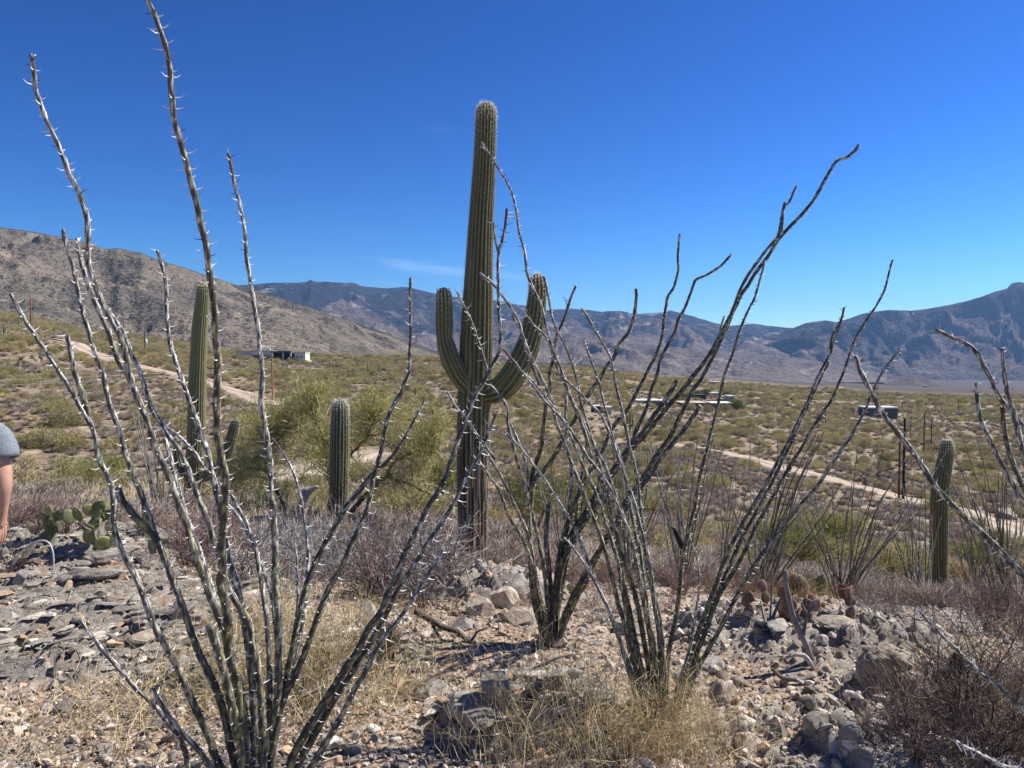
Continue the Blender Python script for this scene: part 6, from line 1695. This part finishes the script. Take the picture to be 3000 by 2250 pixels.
boulder(450, 1655, 120, 40, 'pale stone right of the long grey ledge', 21, M_TANROCK, D=5.9)
boulder(255, 1700, 140, 26, 'dark layered ledge above the slate outcrop on the left', 22, D=5.25, ratio=.5)
boulder(60, 1715, 50, 30, 'small round dark stone on the left gravel', 23, D=5.0)
boulder(95, 1722, 34, 22, 'small grey stone right of the round dark stone', 24, D=4.95)
boulder(420, 1875, 92, 22, 'pale cream flat stone on the slate outcrop', 25, M_TANROCK, ratio=.6)
boulder(225, 1828, 60, 14, 'thin bright slab left of the pale cream stone', 26, M_TANROCK, ratio=.5)
boulder(700, 1790, 90, 28, 'grey slab behind the canes of the left ocotillo', 27, D=4.8)
boulder(530, 1800, 70, 60, 'olive shadowed rock between the canes on the left', 28, D=4.9)
boulder(1850, 1860, 90, 40, 'grey stone between the two middle ocotillos', 29, D=4.5)
boulder(2280, 1850, 110, 22, 'grey weathered rock shelf right of the middle ocotillos', 30, D=4.9, ratio=.6)
boulder(2455, 1835, 110, 24, 'pale rock shelf below the reddish prickly pear', 31, M_TANROCK, D=5.2, ratio=.6)
boulder(1030, 2205, 56, 30, 'grey stone in the gravel at the bottom centre left', 32)
boulder(1640, 1895, 40, 26, 'white stone at the foot of the leaning ocotillo', 33, M_TANROCK)
boulder(2960, 1465, 60, 30, 'pale roadside boulder at the right edge of the far slope', 34, M_TANROCK, D=70, sub=I3)

# loose stones: the larger ones as individuals
stone_mesh = []
for v in range(10):
    V = rock_shape(I2, 900 + v, 10, .12, (1, .8, .52))
    stone_mesh.append(make_mesh('stone', V, I2[1], mats=[M_ROCK if v % 5 < 3 else M_TANROCK]))
rg = np.random.default_rng(31)
n = 0
while n < 260:
    D = 2.5 * (6.6 / 2.5) ** rg.random(); px = rg.uniform(-20, 3020); x = (px - 1500) / FOC * D
    s = rg.choice([.022, .03, .04, .055], p=[.35, .35, .2, .1]) * rg.uniform(.8, 1.25)
    sv = int(rg.integers(0, 10))
    o = link('stone', stone_mesh[sv], None, (x, D, H1(x, D) + s * .18))
    o.rotation_euler = (rg.normal(0, .35), rg.normal(0, .35), rg.uniform(0, 6.28)); o.scale = (s * rg.uniform(.9, 1.5), s, s * rg.uniform(.7, 1.3))
    w_ = 'on the left side' if px < 900 else 'left of the middle ocotillos' if px < 1500 else 'around the right foreground ocotillo' if px < 2250 else 'on the right side'
    l_ = f"{'bigger' if s > .042 else 'small'} {'grey' if sv % 5 < 3 else 'pale tan'} angular stone {w_}, {'close to the camera' if D < 3.6 else 'towards the crest'}"
    tag(o, l_, 'stone', l_ + ' (loose stones)'); n += 1
def gravel(name, n, smin, smax, dmin, dmax, seed, arr, cols, flat=.6, on=None, align=0, shape=(1, .8)):
    rg = np.random.default_rng(seed); V0, T0 = arr
    base = [rock_shape(arr, 700 + i, 7, .1, (*shape, flat)) for i in range(12)]
    D = dmin * (dmax / dmin) ** (rg.random(n)); u = rg.uniform(-.74, .74, n); X = u * D; Y = D
    s = smin * (smax / smin) ** (rg.random(n) ** 1.8)
    Z = H(X, Y) + s * .12
    m0, m1, _ = outcrop_mask(X, Y); keep = rg.random(n) > m0 * .6
    if on is not None: keep = (m0, m1)[on] > .35 + .4 * rg.random(n)
    X, Y, Z, s = X[keep], Y[keep], Z[keep], s[keep]; n = len(X)
    q = rg.normal(0, 1, (n, 4)); q[:, 1:3] *= .45
    if align:
        th = (rg.normal(.30, .35, n)) / 2; tl = rg.normal(.16, .14, n) / 2
        q = np.stack([np.cos(th) * np.cos(tl), np.cos(th) * np.sin(tl), -np.sin(th) * np.sin(tl), np.sin(th) * np.cos(tl)], -1)
    q /= np.linalg.norm(q, axis=1, keepdims=True)
    w, x, y, z = q.T
    Rm = np.stack([1 - 2 * (y * y + z * z), 2 * (x * y - z * w), 2 * (x * z + y * w), 2 * (x * y + z * w), 1 - 2 * (x * x + z * z), 2 * (y * z - x * w), 2 * (x * z - y * w), 2 * (y * z + x * w), 1 - 2 * (x * x + y * y)], -1).reshape(n, 3, 3)
    B = np.array(base)[rg.integers(0, 12, n)] * s[:, None, None] * rg.uniform(.7, 1.3, (n, 1, 3))
    V = np.einsum('nij,nkj->nki', Rm, B) + np.stack([X, Y, Z], -1)[:, None]
    T = (np.arange(n) * len(V0))[:, None, None] + T0[None]
    C = np.repeat(np.array(cols)[rg.integers(0, len(cols), n)] * rg.uniform(.7, 1.25, (n, 1)), len(V0), 0)
    o = link(name, make_mesh(name, V.reshape(-1, 3), T.reshape(-1, 3), None, C, mats=[M_GRAVEL])); tag(o, kind='stuff')
GC_ = [(.50, .42, .34), (.37, .33, .285), (.22, .195, .17), (.60, .53, .46), (.45, .31, .20), (.60, .46, .33), (.15, .13, .12)]
gravel('gravel', 24000, .006, .022, 2.2, 8.5, 41, I1, GC_)
SL = [(.37, .33, .28), (.29, .26, .225), (.20, .175, .15), (.45, .40, .33), (.36, .255, .165), (.25, .225, .20), (.58, .52, .44)]
gravel('slate_slabs', 9000, .016, .085, 2.9, 7.2, 43, I2, SL, .16, on=0, align=1, shape=(1, .5))
gravel('broken_rock', 5000, .014, .05, 2.6, 7.5, 44, I2, SL, .5, on=1)
gravel('rubble', 4200, .016, .05, 2.3, 9.5, 42, I2, GC_[:5], .55)

# ---------------------------------------------------------------- the person at the left edge
M_SKIN = tint_mat('skin', 14, .22, .5, .5, .004)
M_SHIRT = flat_mat('grey_cotton', (.20, .225, .25), .95, 90, .22)
M_PANTS = flat_mat('dark_shorts', (.06, .07, .09), .9, 30, .1)
M_HAIR = flat_mat('brown_hair', (.06, .04, .03), .8, 90, .3)
M_SHOE = flat_mat('shoe', (.09, .07, .06), .7)
def skinmesh(name, joints, edges, mat, parent, root=0, sub=2):
    me = bpy.data.meshes.new(name); me.from_pydata([j[:3] for j in joints], edges, [])
    o = bpy.data.objects.new(name, me); COL.objects.link(o)
    md = o.modifiers.new('skin', 'SKIN'); md.use_smooth_shade = True
    for i, j in enumerate(joints):
        me.skin_vertices[0].data[i].radius = (j[3], j[4] if len(j) > 4 else j[3]); me.skin_vertices[0].data[i].use_root = i == root
    s = o.modifiers.new('sub', 'SUBSURF'); s.levels = sub; s.render_levels = sub
    dg = bpy.context.evaluated_depsgraph_get(); nm = bpy.data.meshes.new_from_object(o.evaluated_get(dg))
    bpy.data.objects.remove(o); nm.name = name; nm.materials.clear(); nm.materials.append(mat)
    c = np.ones((len(nm.vertices), 4), np.float32); c[:, :3] = (.50, .29, .21)
    a = nm.color_attributes.new('tint', 'FLOAT_COLOR', 'POINT'); a.data.foreach_set('color', c.ravel())
    q = link(name, nm, parent); return q
def person():
    D = 3.7; px0 = -146
    x0 = ps(px0, 1040, D)[0]; zg = H1(x0, D)
    root = thing('person', 'person in a grey t-shirt seen from behind at the left edge, right arm hanging down', 'person', (x0, D, zg))
    # local metres; right side of the body is +x (back towards the camera)
    sh = ps(2, 1268, D) - np.array([x0, D, zg]); el = ps(24, 1410, D) - np.array([x0, D, zg]); wr = ps(-6, 1512, D - .02) - np.array([x0, D, zg])
    sx, sz = sh[0] - .035, sh[2] - .03
    J = [(0, 0, .88, .14, .11), (0, 0, 1.02, .135, .105), (0, .0, 1.18, .15, .11), (0, 0, sz - .02, .145, .095), (0, .01, sz + .07, .055, .055), (0, .02, sz + .14, .05, .052), (0, .025, sz + .20, .07, .085), (0, .02, sz + .28, .078, .095), (0, .015, sz + .34, .055, .065),
         (sx, 0, sz, .062), (el[0] - .02, -.01, el[2], .052, .047), (wr[0] - .015, .03, wr[2], .028, .024), (wr[0] - .03, .045, wr[2] - .075, .036, .018),
         (-sx, 0, sz, .062), (-sx - .05, 0, el[2], .042), (-sx - .03, .05, wr[2], .028), (-sx - .03, .06, wr[2] - .08, .034, .018),
         (.095, 0, .80, .095), (.105, 0, .47, .06), (.11, -.01, .09, .038), (.115, .12, .035, .035),
         (-.095, 0, .80, .095), (-.105, .0, .47, .06), (-.11, -.01, .09, .038), (-.12, .12, .035, .035)]
    E = [(0, 1), (1, 2), (2, 3), (3, 4), (4, 5), (5, 6), (6, 7), (7, 8), (3, 9), (9, 10), (10, 11), (11, 12), (3, 13), (13, 14), (14, 15), (15, 16), (0, 17), (17, 18), (18, 19), (19, 20), (0, 21), (21, 22), (22, 23), (23, 24)]
    body = skinmesh('body', J, E, M_SKIN, root)
    # fingers
    for sd, base in ((1, J[12]), (-1, J[16])):
        for k in range(4):
            yy = base[1] - .028 + k * .019; l = (.062, .075, .078, .068)[k]; bx, bz = base[0], base[2]
            skinmesh('finger', [(bx, yy, bz + .01, .009), (bx - sd * .002, yy, bz - .035, .0085), (bx - sd * .014, yy + .004, bz - .035 - l * .5, .008), (bx - sd * .030, yy + .006, bz - .035 - l * .85, .007)], [(0, 1), (1, 2), (2, 3)], M_SKIN, root, sub=1)
        skinmesh('thumb', [(base[0], base[1] + .03, base[2] + .03, .010), (base[0] - sd * .01, base[1] + .055, base[2] - .005, .010), (base[0] - sd * .02, base[1] + .062, base[2] - .035, .0085)], [(0, 1), (1, 2)], M_SKIN, root, sub=1)
    # shirt
    slz = ps(22, 1345, D)[2] - zg
    def lathe(name, rings, mat, seg=28, parent=root):
        V = []; 
        for (cx, cy, cz, rx, ry) in rings:
            for k in range(seg):
                a = 2 * math.pi * k / seg; w = 1 + .03 * math.sin(a * 5 + cz * 23)
                V.append((cx + rx * math.cos(a) * w, cy + ry * math.sin(a) * w, cz))
        Q = [(i * seg + k, i * seg + (k + 1) % seg, (i + 1) * seg + (k + 1) % seg, (i + 1) * seg + k) for i in range(len(rings) - 1) for k in range(seg)]
        o = link(name, make_mesh(name, V, None, Q, smooth=True, mats=[mat]), parent); s = o.modifiers.new('thick', 'SOLIDIFY'); s.thickness = .004; return o
    torso = [(0, 0, .80, .205, .135), (0, 0, .92, .20, .132), (0, 0, 1.05, .195, .128), (0, 0, 1.18, .19, .132), (0, 0, sz - .04, .20, .125), (0, 0, sz + .015, .175, .105), (0, .005, sz + .05, .12, .085), (0, .01, sz + .075, .075, .07)]
    lathe('shirt', torso, M_SHIRT)
    for sd in (1, -1):
        ex = el[0] - .02 if sd > 0 else -sx - .05
        P = np.array([(sd * .10, 0, sz + .02), (sd * (sx - .015) , 0, sz + .005), (sd * sx * .5 + sd * abs(ex) * .5 + sd * .004, 0, (sz + slz) / 2 + .01), (ex, -.005, slz)])
        P = catmull(P, .02); R = np.interp(np.linspace(0, 1, len(P)), [0, .35, .7, 1], [.078, .084, .074, .070])
        nn = len(P)
        mb = tube(P, R, 20, cap1=False, rad=lambda i, ph: 1 + .04 * np.sin(ph * 3 + i * .3) + .16 * fbm(i * .22 + ph * .5, ph * .8 - i * .1, 3, 5)); o = mb.build('sleeve', M_SHIRT, root, smooth=True); s = o.modifiers.new('thick', 'SOLIDIFY'); s.thickness = .004
    lathe('shorts', [(0, 0, .70, .185, .14), (0, 0, .80, .18, .135), (0, 0, .90, .165, .125), (0, 0, .97, .15, .12)], M_PANTS)
    for sd in (1, -1): lathe('shorts_leg', [(sd * .10, 0, .46, .095, .10), (sd * .098, 0, .60, .10, .11), (sd * .092, 0, .74, .098, .13)], M_PANTS)
    V, T = I3; top = J[7][2]
    m = V[:, 2] > -.35
    Vh = V * np.array([.105, .125, .12]) * (1 + .05 * fbm(V[:, 0] * 6, V[:, 1] * 6 + V[:, 2] * 5, 3, 2))[:, None] + (0, .005, top + .02)
    Th = T[m[T].all(1)]; link('hair', make_mesh('hair', Vh, Th, smooth=True, mats=[M_HAIR]), root)
    for sd in (1, -1):
        Ve = I2[0] * np.array([.012, .022, .034]) + (sd * .088, .02, top - .01); link('ear', make_mesh('ear', Ve, I2[1], None, np.full((len(Ve), 3), (.50, .29, .21)), smooth=True, mats=[M_SKIN]), root)
    Vn = I2[0] * np.array([.014, .02, .026]) + (0, .118, top - .03); link('nose', make_mesh('nose', Vn, I2[1], None, np.full((len(Vn), 3), (.50, .29, .21)), smooth=True, mats=[M_SKIN]), root)
    for sd in (1, -1):
        Ve = I2[0] * .011 + (sd * .032, .10, top); link('eye', make_mesh('eye', Ve, I2[1], None, np.full((len(Ve), 3), (.8, .8, .8)), smooth=True, mats=[M_SPINE]), root)
        lathe('shoe', [(sd * .115, .06, -.01, .052, .135), (sd * .115, .06, .03, .052, .135), (sd * .115, .03, .06, .045, .09), (sd * .112, -.01, .10, .045, .05)], M_SHOE)
    Vm = I2[0] * np.array([.024, .006, .006]) + (0, .113, top - .072); link('mouth', make_mesh('mouth', Vm, I2[1], None, np.full((len(Vm), 3), (.35, .13, .11)), smooth=True, mats=[M_SKIN]), root)
person()
